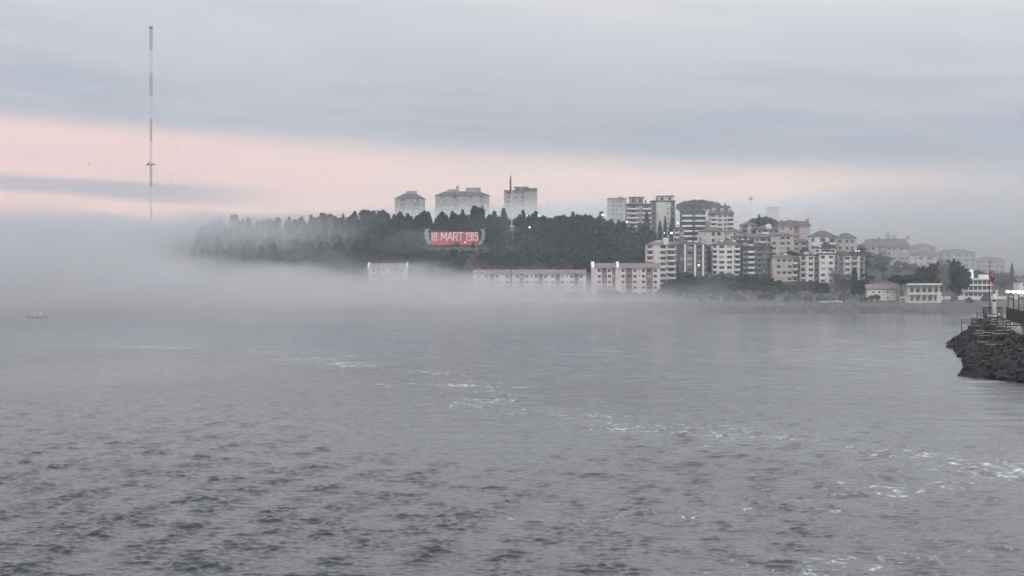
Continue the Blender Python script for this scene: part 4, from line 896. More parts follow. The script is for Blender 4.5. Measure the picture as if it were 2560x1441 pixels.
# ------------------------------------------------------------------ guyed radio mast beyond the fog
def mast():
    Y = 1400; s = Y / FPX; a = W(377.5, 600, Y); g = empty('radio_mast', (a.x, Y, gz(a.x, Y) - 1), 0, 'tall red and white banded lattice mast rising out of the fog', 'mast')
    base = g.location.z; bands = [(72, 127, 1), (127, 183, 0), (183, 240, 1), (240, 297, 0), (297, 355, 1), (355, 411, 0), (411, 468, 1), (468, 530, 0), (530, 590, 1), (590, 650, 0)]
    MR, MW = mat('mast_red', (0.30, 0.23, 0.24), 0.7, 0.2, 0.3), mat('mast_white', (0.60, 0.60, 0.62), 0.7, 0.08, 0.3)
    zz = lambda py: W(0, py, Y).z - base
    for p0, p1, red in bands:
        z1, z0 = zz(p0), max(0.0, zz(p1)); hw = (0.74 if p0 < 297 else 0.58); mb = MB()
        for sx in (-1, 1):
            for sy in (-1, 1): mb.box(sx*hw-0.12, sx*hw+0.12, sy*hw-0.12, sy*hw+0.12, z0 + 0.005, z1)
        n = 6
        for i in range(n):
            za, zb = z0 + (z1 - z0) * i / n, z0 + (z1 - z0) * (i + 1) / n
            for sy in (-1, 1):
                u = (1 if i % 2 else -1)
                mb.tube((-hw*u, sy*hw, za), (hw*u, sy*hw, zb), 0.075, n=4, caps=False); mb.tube((-hw, sy*hw, zb), (hw, sy*hw, zb), 0.07, n=4, caps=False)
                mb.tube((sy*hw, -hw*u, za), (sy*hw, hw*u, zb), 0.075, n=4, caps=False); mb.tube((sy*hw, -hw, zb), (sy*hw, hw, zb), 0.07, n=4, caps=False)
        mb.build('red_section' if red else 'white_section', MR if red else MW, g)
    mb = MB(); zt = zz(72); mb.box(-1.2, 1.2, -1.2, 1.2, zt + 0.01, zt + 1.5); mb.build('head_platform', M['slate'], g)
    mb = MB(); zp = zz(411); mb.box(-2.6, 2.6, -2.6, 2.6, zp - 0.5, zp - 0.1)
    for sx in (-1, 1): mb.quad((sx*1.2, -2, zp+1.6), (sx*3.4, -2, zp-1.2), (sx*3.4, 2, zp-1.2), (sx*1.2, 2, zp+1.6))
    mb.build('lower_platform', M['slate'], g)
    for za, L in ((zz(76), 105.0), (zz(240), 80.0), (zz(405), 60.0)):
        for k in range(3):
            t = math.radians(200 + 120 * k); ex, ey = math.cos(t) * L, math.sin(t) * L
            c = MB(); c.tube((0, 0, za), (ex, ey, gz(g.location.x + ex, Y + ey) - base), 0.055, n=4); c.build('guy_wire', M['steel'], g)
mast()
# slim pole with a box on top, over the fog behind the town
def beacon_box():
    Y = 1330; a = W(1877, 560, Y); g = empty('relay_pole', (a.x, Y, gz(a.x, Y) - 0.5), 0, 'thin pole with a square panel on top showing above the fog', 'pole')
    h = W(0, 493, Y).z - g.location.z; mb = MB(); mb.tube((0, 0, 0), (0, 0, h - 0.3), 0.22, 0.14, 6); mb.build('pole', M['steel'], g)
    mb = MB(); mb.box(-1.3, 1.3, -0.3, 0.3, h - 2.1, h); mb.build('panel', M['grey'], g)
beacon_box()

# ------------------------------------------------------------------ street lamps that are lit
GLOW = lamp_mat('lit_lamp', (1.0, 0.93, 0.82), 8.0); GLOWW = lamp_mat('lit_white_lamp', (1.0, 0.98, 0.86), 4.0)
def street_lamp(px, py, Y, label, r=0.42, h=7.0):
    r *= 0.62
    a = W(px, py, Y); z = gz(a.x, Y); hh = max(2.5, a.z - z); hh = min(hh, 9.0)
    g = empty('street_lamp', (a.x, Y, a.z - hh), 0, label, 'street lamp', 'lit street lamps on the hill')
    mb = MB(); mb.tube((0, 0, -3.0), (0, 0, hh - r * 0.8), 0.09, 0.06, 6); mb.build('post', M['railm'], g)
    mb = MB(); mb.lathe([(r * 0.3, hh - r), (r * 0.85, hh - r * 0.55), (r, hh), (r * 0.8, hh + r * 0.6), (r * 0.1, hh + r)], 10); mb.build('lamp_globe', GLOW, g)
for px, py, Y, r, lb in [
    (1324, 569, 1098, 0.55, 'lit lamp shining in front of the round pines on the hill'), (1347, 539.5, 1143, 0.5, 'lit lamp just over the round pines'), (1317, 540, 1190, 0.32, 'small dim lamp in fog beside the flagpole'),
    (1505, 537.5, 1140, 0.42, 'lit lamp above the last round pine, first of two'), (1510, 538, 1140, 0.36, 'lit lamp above the last round pine, second of two'),
    (1567, 555, 1170, 0.5, 'lit lamp at the edge of the stepped balcony tower'), (1580.5, 581.5, 1120, 0.65, 'bright lamp in the trees under the stepped balcony tower'),
    (1678.5, 583, 1120, 0.85, 'brightest lamp above the tiled roof of the cream block'), (1661, 583, 1130, 0.3, 'small lamp beside the brightest lamp over the tiled roof'), (1694.5, 558, 1165, 0.55, 'lit lamp between the cream tower and black glazed tower'), (1746.5, 663.5, 1050, 0.55, 'lit lamp between the white fins of the slate block'),
    (2208.5, 670, 1090, 0.55, 'lit lamp below the long mansard block'), (2140, 628, 1080, 0.3, 'small lamp below the beige hipped house, first of two'), (2147, 628, 1080, 0.3, 'small lamp below the beige hipped house, second of two'), (1163, 606.5, 1103, 0.3, 'small lamp glinting on the lower part of the red sign'),
    (1060, 537, 1160, 0.26, 'tiny lamp in the gap between the hill conifers')]: street_lamp(px, py, Y, lb, r)

# ------------------------------------------------------------------ boats and cars on the shore, a boat in the fog, gulls
def hull(mb, L, B, D, m=0):
    n = 9; ring = []
    for i in range(n + 1):
        t = i / n; x = -L/2 + L * t; b = B/2 * (math.sin(math.pi * min(1.0, 0.22 + 0.78 * t)) ** 0.6 if t < 0.98 else 0.03); sh = D * (0.85 + 0.35 * (t - 0.3) ** 2)
        ring.append([Vector((x, -b, sh)), Vector((x, -b * 0.8, D * 0.25)), Vector((x, 0, 0)), Vector((x, b * 0.8, D * 0.25)), Vector((x, b, sh))])
    for i in range(n):
        for j in range(4): mb.quad(ring[i][j], ring[i+1][j], ring[i+1][j+1], ring[i][j+1], m)
        mb.quad(ring[i][4], ring[i+1][4], ring[i+1][0] + Vector((0, 0.02, -0.05)), ring[i][0] + Vector((0, 0.02, -0.05)), m)
    mb.poly([ring[0][j] for j in range(5)], m)
def beached_boat(px, py, Y, L, label, rz):
    a = W(px, py, Y); z = gz(a.x, Y); g = empty('rowing_boat', (a.x, Y, max(z, 0.2)), rz, label, 'boat', 'white boats drawn up on the shore')
    mb = MB(); hull(mb, L, L * 0.32, 1.0); o = mb.build('hull', M['white_paint'], g)
    mb = MB(); mb.box(-L*0.42, L*0.30, -L*0.17, -L*0.155, 0.86, 0.98); mb.box(-L*0.42, L*0.30, L*0.155, L*0.17, 0.86, 0.98); mb.build('gunwale', M['trim'], g)
beached_boat(2060, 747, 934, 4.6, 'small white boat lying on the shore beyond the tree belt', 0.1); beached_boat(2090, 745, 936, 6.6, 'longer white boat lying on the shore below the bare trees', 0.05)
def car(px, py, Y, label, rz, colr):
    a = W(px, py, Y); g = empty('parked_car', (a.x, Y, gz(a.x, Y) + 0.02), rz, label, 'car', 'cars parked below the white clubhouse')
    mb = MB(); pr = [(-2.1, 0.35), (-2.15, 0.75), (-1.9, 0.95), (-1.0, 1.0), (-0.5, 1.42), (1.1, 1.44), (1.75, 1.0), (2.1, 0.9), (2.12, 0.35)]
    for (xa, za), (xb, zb) in zip(pr, pr[1:] + pr[:1]): mb.quad((xa, -0.85, za), (xa, 0.85, za), (xb, 0.85, zb), (xb, -0.85, zb))
    mb.poly([(x, -0.85, z) for x, z in pr]); mb.poly([(x, 0.85, z) for x, z in reversed(pr)]); mb.build('body', mat('car_paint_' + colr[0], colr[1], 0.3, 0.05, 0.5, spec=0.5), g)
    gl = MB(); gl.quad((-0.96, -0.72, 1.03), (-0.54, -0.68, 1.37), (-0.54, 0.68, 1.37), (-0.96, 0.72, 1.03)); gl.v = [(x - 0.02, y, z + 0.02) for x, y, z in gl.v]
    for sy in (-1, 1): gl.quad((-0.75, sy*0.862, 1.03), (1.5, sy*0.862, 1.03), (1.05, sy*0.862, 1.36), (-0.45, sy*0.862, 1.36))
    gl.build('windows', M['glass'], g)
    for sx in (-1.3, 1.3):
        for sy in (-0.78, 0.78):
            wh = MB(); wh.tube((sx, sy-0.1, 0.32), (sx, sy+0.1, 0.32), 0.32, n=12); wh.build('wheel', M['black'], g)
for i, (px, lb, cl) in enumerate([(2398, 'white parked car nearest the pavilion below the clubhouse', ('white', (0.7, 0.7, 0.7))), (2409, 'silver parked car second from the pavilion below the clubhouse', ('silver', (0.5, 0.5, 0.52))),
        (2422, 'white parked car in the middle of the row below the clubhouse', ('white', (0.7, 0.7, 0.7))), (2437, 'white parked van sized car under the clubhouse galleries', ('white', (0.7, 0.7, 0.7))), (2466, 'white parked car beside the pier flagpole', ('white', (0.7, 0.7, 0.7)))]):
    car(px, 747, 982, lb, 1.45 + 0.1 * i, cl)
# low quay wall along the parked cars
a, b = W(2352, 741, 975), W(2600, 741, 975); g = empty('quay_wall', ((a.x+b.x)/2, 975, min(gz(a.x, 975), gz(b.x, 975))), 0, 'low white wall along the road in front of the clubhouse', 'wall')
L = (b.x-a.x)/2; mb = MB(); mb.box(-L, L, 0, 0.4, -2.0, 1.5); mb.build('wall', M['white'], g); mb = MB(); mb.box(-L-0.1, L+0.1, -0.12, 0.52, 1.503, 1.75); mb.build('coping', M['trim'], g)
def fog_boat():
    a = W(92, 795, 770); g = empty('fishing_boat', (a.x, 770, -0.25), math.pi, 'small fishing boat faint in the fog far out', 'boat')
    mb = MB(); hull(mb, 8.5, 2.6, 1.3); mb.build('hull', M['grey'], g)
    mb = MB(); mb.box(-1.6, 0.8, -0.9, 0.9, 1.0, 2.6); mb.build('cabin', M['white'], g)
    me, ww, hh = window_mesh(1.2, 0.8, 'glass'); link('window', me, g, (-0.4, 1.06, 1.6), (0, 0, math.pi))
    mb = MB(); mb.tube((0, 0, 2.6), (0, 0, 5.2), 0.06, n=5); mb.build('mast', M['steel'], g)
fog_boat()
def gull(px, py, Y, label, bank):
    a = W(px, py, Y); g = empty('gull', a, R.uniform(0, 6.28), label, 'bird', 'gulls flying by the mast')
    mb = MB(); mb.lathe([(0.02, -0.34), (0.10, -0.12), (0.12, 0.05), (0.07, 0.24), (0.02, 0.36)], 7); mb.v = [(z, x, y) for x, y, z in mb.v]; mb.build('body', M['trim'], g)
    for s in (-1, 1):
        w = MB(); up = 0.22 * bank
        P = [Vector((-0.10, s*0.08, 0.04)), Vector((0.14, s*0.08, 0.04)), Vector((0.20, s*0.55, 0.04+up)), Vector((0.02, s*0.52, 0.03+up)), Vector((-0.05, s*1.15, 0.02+up*0.6)), Vector((-0.14, s*1.0, 0.0+up*0.6))]
        w.quad(P[0], P[1], P[2], P[3]); w.quad(P[3], P[2], P[4], P[5]); 
        n = len(w.v); w.v += [(x, y, z - 0.03) for x, y, z in w.v]; w.f += [tuple(reversed([i + n for i in f])) for f in w.f]; w.m = [0] * len(w.f); w.build('wing', M['grey'], g)
for px, py, Y, lb, bk in [(222, 411, 620, 'gull gliding left of the mast near the grey cloud bar', 1.0), (418, 426, 640, 'gull close to the mast below its platform', 0.6), (493, 410, 650, 'gull farthest from the mast on its right', -0.4), (325, 498, 660, 'low gull left of the mast foot', 0.8), (430, 498, 660, 'low gull right of the mast foot', 0.3)]: gull(px, py, Y, lb, bk)

# ------------------------------------------------------------------ the breakwater
ROCKM = mat('wet_dark_rock', (0.009, 0.009, 0.009), 0.75, 0.6, 0.5, bump=0.8, bscale=2.0, wet=(0.005, 0.005, 0.005)); ROCKM2 = mat('dark_brown_rock', (0.028, 0.026, 0.025), 0.85, 0.6, 0.5, bump=0.8, bscale=2.0, wet=(0.006, 0.006, 0.006))
M['deckc'] = mat('worn_concrete', (0.16, 0.16, 0.14), 0.9, 0.3, 0.6, bump=0.3, bscale=3); M['tarwood'] = mat('weathered_timber', (0.045, 0.04, 0.036), 0.85, 0.35, 1.2); M['palewood'] = mat('bleached_timber', (0.42, 0.41, 0.40), 0.8, 0.25, 1.2)
DZ = 5.4
EDGE = [(106.0, 426), (102, 410), (83.1, 322), (70.6, 263), (73.5, 244), (82, 226), (101, 200)]          # seaward deck edge
WAT = [(99.0, 420), (91.0, 397), (75.7, 320), (62.2, 261), (64.8, 243), (72.5, 219), (93, 190)]          # seaward waterline
def on_line(L, t):
    t *= len(L) - 1; i = min(int(t), len(L) - 2); f = t - i
    return Vector((L[i][0] + (L[i+1][0] - L[i][0]) * f, L[i][1] + (L[i+1][1] - L[i][1]) * f, 0))
def breakwater():
    g = empty('breakwater', (83, 322, 0), 0, 'dark rock breakwater running out from the picture edge with a paved top', 'breakwater'); o3 = Vector((83, 322, 0))
    N = 48; S = []
    for i in range(N + 1):
        t = i / N; e, w = on_line(EDGE, t), on_line(WAT, t); d = (on_line(EDGE, min(1, t + 0.01)) - on_line(EDGE, max(0, t - 0.01))).normalized(); rt = Vector((-d.y, d.x, 0))
        if rt.x < 0 and t < 0.55: rt = -rt
        rt = Vector((0.97, -0.2, 0)) if t < 0.5 else (Vector((0.97, -0.2, 0)).lerp(Vector((0.75, 0.65, 0)), (t - 0.5) / 0.5)).normalized()
        S.append([w + (w - e) * 0.15 + Vector((0, 0, -1.6)), w.lerp(e, 0.5) + Vector((0, 0, DZ * 0.42)), e + Vector((0, 0, DZ - 0.1)), e + rt * 5.2 + Vector((0, 0, DZ - 0.1)), e + rt * 14 + Vector((0, 0, -1.6))])
    mb = MB()
    for i in range(N):
        for j in range(4): mb.quad(*(p - o3 for p in (S[i][j], S[i][j+1], S[i+1][j+1], S[i+1][j])))
    mb.poly([p - o3 for p in S[0]]); mb.build('rubble_core', ROCKM, g)
    dk = MB()
    for i in range(N):
        e0, e1 = S[i][2] - o3, S[i+1][2] - o3; r0, r1 = S[i][3] - o3, S[i+1][3] - o3; u = Vector((0, 0, 0.12)); q = Vector((0, 0, -0.3))
        dk.quad(e0 + u, e1 + u, r1 + u, r0 + u); dk.quad(e0 + q, e1 + q, e1 + u, e0 + u); dk.quad(r0 + q, r0 + u, r1 + u, r1 + q)
    dk.build('walkway', M['deckc'], g)
    hp = MB(); hp.box(100.6 - 83, 109 - 83, 408.5 - 322, 419 - 322, 4.6, DZ + 0.16); hp.build('head_slab', M['deckc'], g)
    # armour stones: a few shapes, each stone laid by itself
    shapes = []
    for s in range(7):
        bm = bmesh.new(); bmesh.ops.create_icosphere(bm, subdivisions=2, radius=1.0); off = Vector((s * 9.1, s * 3.3, 0))
        for v in bm.verts:
            d = mnoise.noise(v.co * 0.9 + off) * 0.42 + mnoise.noise(v.co * 2.3 + off) * 0.16; v.co *= 1 + d
            v.co.z *= 0.72
            for ax in (Vector((0.6, 0.5, 0.62)), Vector((-0.7, 0.3, 0.5)), Vector((0.2, -0.8, 0.5)), Vector((-0.5, -0.75, 0.1)), Vector((0.9, -0.2, -0.1)), Vector((0, 0, 1))):
                ax = ax.normalized(); k = v.co.dot(ax)
                if k > 0.5: v.co -= ax * (k - 0.5) * 0.95
        me = bpy.data.meshes.new('rock'); bm.to_mesh(me); bm.free(); me.materials.append(ROCKM if s % 3 else ROCKM2); shapes.append(me)
    rr = random.Random(8); k = 0
    cells = []
    for i in range(60):
        for j in range(5): cells.append(((i + rr.random()) / 60 * 0.90 + 0.06, (j + rr.random() * 0.9) / 5))
    for t, q in cells:
        e, w = on_line(EDGE, t), on_line(WAT, t); p = w.lerp(e, q * 0.97); z = DZ * (q ** 0.85) * 0.97 - 0.25 + rr.uniform(-0.25, 0.35); s = (rr.uniform(0.42, 0.95) if rr.random() < 0.82 else rr.uniform(1.1, 1.5)) * (1.15 if q < 0.25 else 0.95 if q < 0.7 else 0.8)
        link('rock', shapes[rr.randrange(7)], g, p - o3 + Vector((rr.uniform(-.6, .6), rr.uniform(-.6, .6), z)), (rr.uniform(-.5, .5), rr.uniform(-.5, .5), rr.uniform(0, 6.28)), (s * rr.uniform(0.9, 1.5), s * rr.uniform(0.85, 1.2), s * rr.uniform(0.75, 1.1)))
    for px, py, s in ((2382, 858, 1.5), (2374, 866, 1.0), (2398, 845, 1.3), (2392, 866, 1.2), (2418, 927, 0.9), (2422, 938, 1.25), (2436, 940, 1.1), (2409, 888, 0.7), (2416, 893, 0.8)):
        Y = EYE * FPX / (py - 720.5 + 2); a = W(px, py, Y); link('rock', shapes[rr.randrange(7)], g, Vector((a.x, Y, 0.15)) - o3, (rr.uniform(-.2, .2), rr.uniform(-.2, .2), rr.uniform(0, 6.28)), (s * 1.5, s * 1.1, s * 0.75))
    # small stones packed between the big ones
    V = []; F = []; off = 0; ico = shapes[2]; base = np.array([v.co[:] for v in ico.vertices]); fc = np.array([p.vertices[:] for p in ico.polygons])
    rs = np.random.RandomState(2)
    for i in range(1100):
        t, q = rs.uniform(0.04, 0.97), rs.uniform(0, 1); e, w = on_line(EDGE, t), on_line(WAT, t); p = w.lerp(e, q * 0.97) - o3
        an = rs.uniform(0, 6.28); c, s_ = math.cos(an), math.sin(an); sz = rs.uniform(0.35, 0.8)
        b = base * sz * rs.uniform(0.7, 1.3, 3); b = np.stack([b[:, 0] * c - b[:, 1] * s_, b[:, 0] * s_ + b[:, 1] * c, b[:, 2]], 1) + np.array((p.x, p.y, DZ * (q ** 0.85) * 0.97 + rs.uniform(0, 0.5)))
        V.append(b); F.append(fc + off); off += len(b)
    o = link('small_stones', np_mesh('small_stones', np.concatenate(V), np.concatenate(F), ROCKM2), g); o['kind'] = 'stuff'
breakwater()
def edge_at(Y):
    for (x0, y0), (x1, y1) in zip(EDGE[:-1], EDGE[1:]):
        if y1 <= Y <= y0: return x0 + (x1 - x0) * (Y - y0) / (y1 - y0)
    return EDGE[0][0]
def pier_fence():
    Ys = [408 - 4.0 * i for i in range(37)]; g = empty('pier_fence', (edge_at(408) + 4.0, 408, DZ), 0, 'dark panel fence along the landward side of the breakwater walkway', 'fence'); o3 = g.location.copy()
    pts = [Vector((edge_at(y) + 4.0, y, DZ)) - o3 for y in Ys if y > 262]
    pm = None
    for p0, p1 in zip(pts[:-1], pts[1:]):
        d = p1 - p0; an = math.atan2(d.y, d.x); L = d.length
        if pm is None:
            mb = MB(); mb.box(0.10, L - 0.10, -0.04, 0.04, 0.12, 2.35); 
            for k in range(9): x = 0.2 + (L - 0.4) * k / 8; mb.box(x - 0.05, x + 0.05, -0.09, -0.045, 0.15, 2.32)
            pm = mb.mesh('panel', M['tarwood']); qb = MB(); qb.box(-0.09, 0.09, -0.09, 0.09, -0.1, 2.5); qm = qb.mesh('post', M['black'])
        link('panel', pm, g, p0, (0, 0, an)); link('post', qm, g, p0, (0, 0, an))
pier_fence()
for i in range(7):
    Y = 411 - 20.5 * i; x = edge_at(min(Y, 410)) + 4.7; 
    g = empty('pier_lamp', (x, Y, DZ - 0.1), 0, ['lit lamp post at the far end of the pier row', 'second lit lamp post from the pier beacon', 'third lit lamp post from the pier beacon', 'fourth lit lamp post from the pier beacon', 'fifth lit lamp post from the pier beacon', 'sixth lit lamp post from the pier beacon', 'seventh lit lamp post from the pier beacon'][i], 'street lamp', 'lit lamp posts on the breakwater')
    mb = MB(); mb.tube((0, 0, -0.5), (0, 0, 5.7), 0.13, 0.09, 8); mb.build('post', M['black'], g)
    mb = MB(); mb.lathe([(0.35, 0.0), (0.35, 0.3), (0.16, 0.5)], 8); mb.build('foot', M['black'], g)
    mb = MB(); mb.lathe([(0.10, 5.64), (0.38, 5.75), (0.50, 5.92), (0.42, 6.06), (0.12, 6.20)], 14); mb.build('lamp_head', GLOWW, g)
    mb = MB(); mb.lathe([(0.14, 6.205), (0.14, 6.26), (0.02, 6.36)], 10); mb.build('cap', M['black'], g)
def pier_beacon():
    Y = 412; a = W(2486, 792, Y); g = empty('harbour_beacon', (a.x, Y, DZ + 0.16), 0, 'white column beacon with dark lantern rings at the breakwater head', 'beacon')
    mb = MB(); mb.lathe([(0.58, 0), (0.58, 0.35), (0.44, 0.45), (0.36, 3.5)], 14); mb.build('column', M['rose'], g)
    mb = MB(); mb.lathe([(0.30, 3.503), (0.28, 3.95)], 12); mb.build('collar', M['black'], g)
    mb = MB(); mb.lathe([(0.42, 3.953), (0.46, 4.2), (0.34, 5.0), (0.30, 5.2)], 14); mb.build('lantern_house', M['white_paint'], g)
    mb = MB(); mb.lathe([(0.27, 5.203), (0.30, 5.6), (0.22, 5.9), (0.05, 6.0)], 12); mb.build('lantern', M['slate'], g)
    mb = MB(); mb.box(-0.1, 0.9, 0.5, 0.56, 4.7, 6.0); mb.build('day_mark', M['rose'], g)
pier_beacon()
for px, w, pt, pb, Y, lb in ((2470.5, 1.62, 767, 793, 410.5, 'dark steel cabinet at the foot of the pier flagpole'), (2498, 1.5, 766, 791, 413, 'dark steel cabinet beside the harbour beacon facing the fence')):
    a = W(px, pb, Y); h = (pb - pt) * Y / FPX; g = empty('steel_cabinet', (a.x, Y, DZ + 0.16), 0, lb, 'cabinet', 'cabinets on the breakwater head')
    mb = MB(); mb.box(-w/2, w/2, 0, 1.4, 0.1, h); mb.build('body', M['tarwood'], g); mb = MB(); mb.box(-w/2-0.06, w/2+0.06, -0.06, 1.46, h+0.003, h+0.1); mb.build('lid', M['black'], g)
    for s in (-1, 1):
        d = MB(); d.box(s*w/4 - w/4 + 0.04, s*w/4 + w/4 - 0.04, -0.035, -0.003, 0.2, h - 0.1); dd = d.build('door', M['slate'], g)
        q = MB(); q.box(-s*0.0 + s*0.12 - 0.03, s*0.12 + 0.03, -0.08, -0.038, h*0.45, h*0.6); q.build('handle', M['steel'], dd)
    q = MB(); q.box(-0.28, 0.12, -0.045, -0.038, 0.5, 0.95); q.build('notice', M['white_paint'], g)
flagpole(2474.5, 792, 658, 678, 704, 9.5, 409, 'dark flagpole with limp red flag at the breakwater head', 0.15, 'black', True, 1)
for px, py, lb in ((2518, 822, 'white tipped cone bollard on the walkway, farthest of three'), (2533, 830, 'white tipped cone bollard on the walkway, middle of three'), (2552, 846, 'white tipped cone bollard on the walkway, nearest of three')):
    Y = (EYE - DZ) * FPX / (py - 720.5); x = max((px - 1280) * Y / FPX, edge_at(Y) + 0.5); g = empty('cone_bollard', (x, Y, DZ + 0.02), 0, lb, 'bollard', 'cone bollards on the breakwater')
    mb = MB(); mb.lathe([(0.36, 0), (0.36, 0.12), (0.25, 0.16), (0.20, 0.45)], 10); mb.build('base', M['grey'], g); mb = MB(); mb.lathe([(0.21, 0.453), (0.10, 0.85), (0.03, 1.05)], 10); mb.build('tip', M['white_paint'], g)
# anglers' timber stages built over the stones
def stage(t, q, w, d, rail, bench, label, lift=1.0, rz=None):
    e, wa = on_line(EDGE, t), on_line(WAT, t); p = wa.lerp(e, q); z = DZ * (q ** 0.85) + lift
    g = empty('angling_stage', (p.x, p.y, z - lift), -0.25 if rz is None else rz, label, 'platform', 'anglers timber stages on the breakwater'); h = lift
    n = 5
    for i in range(n):
        b = MB(); y0 = -d/2 + d * i / n; b.box(-w/2, w/2, y0 + 0.02, y0 + d / n - 0.02, h, h + 0.07); b.build('plank', M['palewood'] if i == 0 else M['tarwood'], g)
    for sx in (-1, 1):
        for sy in (-1, 1):
            b = MB(); x, y = sx * (w/2 - 0.1), sy * (d/2 - 0.1); b.tube((x, y, -1.6), (x, y, h - 0.003 if not rail else h + 1.15), 0.085, n=6); b.build('post', M['tarwood'], g)
    if rail:
        for sy in (-1, 1):
            for zz in (0.55, 1.1): b = MB(); b.box(-w/2 + 0.05, w/2 - 0.05, sy*(d/2-0.1)-0.04, sy*(d/2-0.1)+0.04, h + zz, h + zz + 0.11); b.build('rail', M['tarwood'], g)
    if bench:
        b = MB(); b.box(-w*0.36, w*0.36, -0.16, 0.16, h + 0.45, h + 0.51); b.build('bench_top', M['palewood'], g)
        for sx in (-1, 1): b = MB(); b.box(sx*w*0.3-0.04, sx*w*0.3+0.04, -0.12, 0.12, h + 0.073, h + 0.447); b.build('bench_leg', M['tarwood'], g)
stage(0.175, 0.42, 2.2, 2.0, True, False, 'railed angling stage standing out at the breakwater head', 1.6); stage(0.155, 0.85, 2.3, 2.0, True, True, 'railed angling stage with bench near the dark cabinets', 0.8)
for i, (t, q, w, rail, bench, lb) in enumerate([
    (0.22, 0.62, 2.2, True, False, 'railed angling stage just before the head stages'), (0.25, 0.90, 2.4, True, True, 'railed stage with bench by the far walkway edge'), (0.29, 0.5, 2.4, False, True, 'open stage with pale bench, midway down the far stones'), (0.31, 0.86, 2.6, True, True, 'railed bench stage below the farthest cone bollard'),
    (0.35, 0.55, 2.6, False, True, 'open bench stage low on the middle stones'), (0.37, 0.88, 2.4, True, False, 'railed stage at the walkway edge, middle of the pier'), (0.405, 0.45, 2.8, False, False, 'wide bare stage with pale front plank low on the stones'),
    (0.43, 0.75, 3.0, False, True, 'wide bench stage on the nearer stones'), (0.455, 0.92, 2.6, True, True, 'railed bench stage beside the nearest cone bollard'), (0.475, 0.52, 2.6, False, False, 'bare stage with pale front plank, nearest the picture edge')]): stage(t, q, w, 1.7, rail, bench, lb, 0.9)

# stones of the town shore, too many and small to count
def shore_stones():
    rs = np.random.RandomState(21); ico = np.array([(math.cos(a) * math.cos(b), math.sin(a) * math.cos(b), math.sin(b)) for b in (-0.9, 0.0, 0.9) for a in np.linspace(0, 2 * math.pi, 5, endpoint=False)])
    fc = np.array([(i*5+j, i*5+(j+1) % 5, (i+1)*5+(j+1) % 5, (i+1)*5+j) for i in range(2) for j in range(5)]); V = []; F = []; off = 0
    x = rs.uniform(-190, 300, 2600); y = shore_y(x) + rs.uniform(-1, 15, 2600); z = ground_z(x, y)
    for i in range(2600):
        b = ico * rs.uniform(0.3, 0.85) * rs.uniform(0.6, 1.3, 3) * rs.uniform(0.8, 1.2, (15, 1)) + (x[i], y[i], z[i] + 0.1); V.append(b); F.append(fc + off); off += 15
    o = link('shore_stones', np_mesh('shore_stones', np.concatenate(V), np.concatenate(F), mat('shore_stone', (0.13, 0.12, 0.105), 0.9, 0.4, 0.2))); tag(o, 'grey brown stones heaped along the town shoreline', 'stones', kind='stuff')
shore_stones()

HAZE, FOG_SEA, FOG_VALLEY, FOG_MIST = 0.00013, 0.022, 0.022, 0.027
# ------------------------------------------------------------------ air: even haze over everything, and the fog lying in banks
def volume_box(name, x0, x1, y0, y1, z0, z1, step=None):
    mb = MB(); mb.box(x0, x1, y0, y1, z0, z1)
    m = bpy.data.materials.new(name + '_air'); m.use_nodes = True; k = NT(m.node_tree); k.n.clear()
    out = k.new('ShaderNodeOutputMaterial'); pv = k.new('ShaderNodeVolumePrincipled')
    k.l.new(pv.outputs[0], out.inputs['Volume'])
    pv.inputs['Color'].default_value = (*FOG_COLOUR, 1); pv.inputs['Anisotropy'].default_value = 0.2
    if step: m.cycles.volume_step_rate = step
    o = mb.build(name, m); tag(o, kind='stuff')
    return o, k, pv
FOG_COLOUR = (0.690, 0.690, 0.706)
o, k, pv = volume_box('haze', -2420, 2420, -420, 2010, -7.5, 212)
pv.inputs['Density'].default_value = HAZE; pv.inputs['Color'].default_value = (0.80, 0.90, 1.0, 1)
tag(o, 'thin pale morning haze filling the air over strait and town', 'haze')

def fog_density(k, pv, terms, peak):
    tot = None
    for t in terms: tot = t if tot is None else k.math('MAXIMUM', tot, t)
    k.put(pv.inputs['Density'], k.math('MULTIPLY', tot, peak))

# the bank lying over the strait and the shore
o, k, pv = volume_box('sea_fog', -560, 330, 540, 1070, 0.05, 92, 0.75)
tag(o, 'bank of white fog lying on the sea before the wooded hill', 'fog')
P = k.new('ShaderNodeNewGeometry').outputs['Position']; x, y, z = k.sep(P)
nb = k.noise(k.scale(P, 0.015, 0.0040, 0.030), 1.0, 2.0, 0.55, 0.0)       # billows ~80 m
ns = k.noise(k.scale(P, 0.045, 0.0085, 0.080, (5, 2, 9)), 1.0, 2.0, 0.65, 0.0)
w = k.math('ADD', k.math('MULTIPLY', k.math('SUBTRACT', nb, 0.5), 1.0), k.math('MULTIPLY', k.math('SUBTRACT', ns, 0.5), 0.85))   # about -.5 .. .5
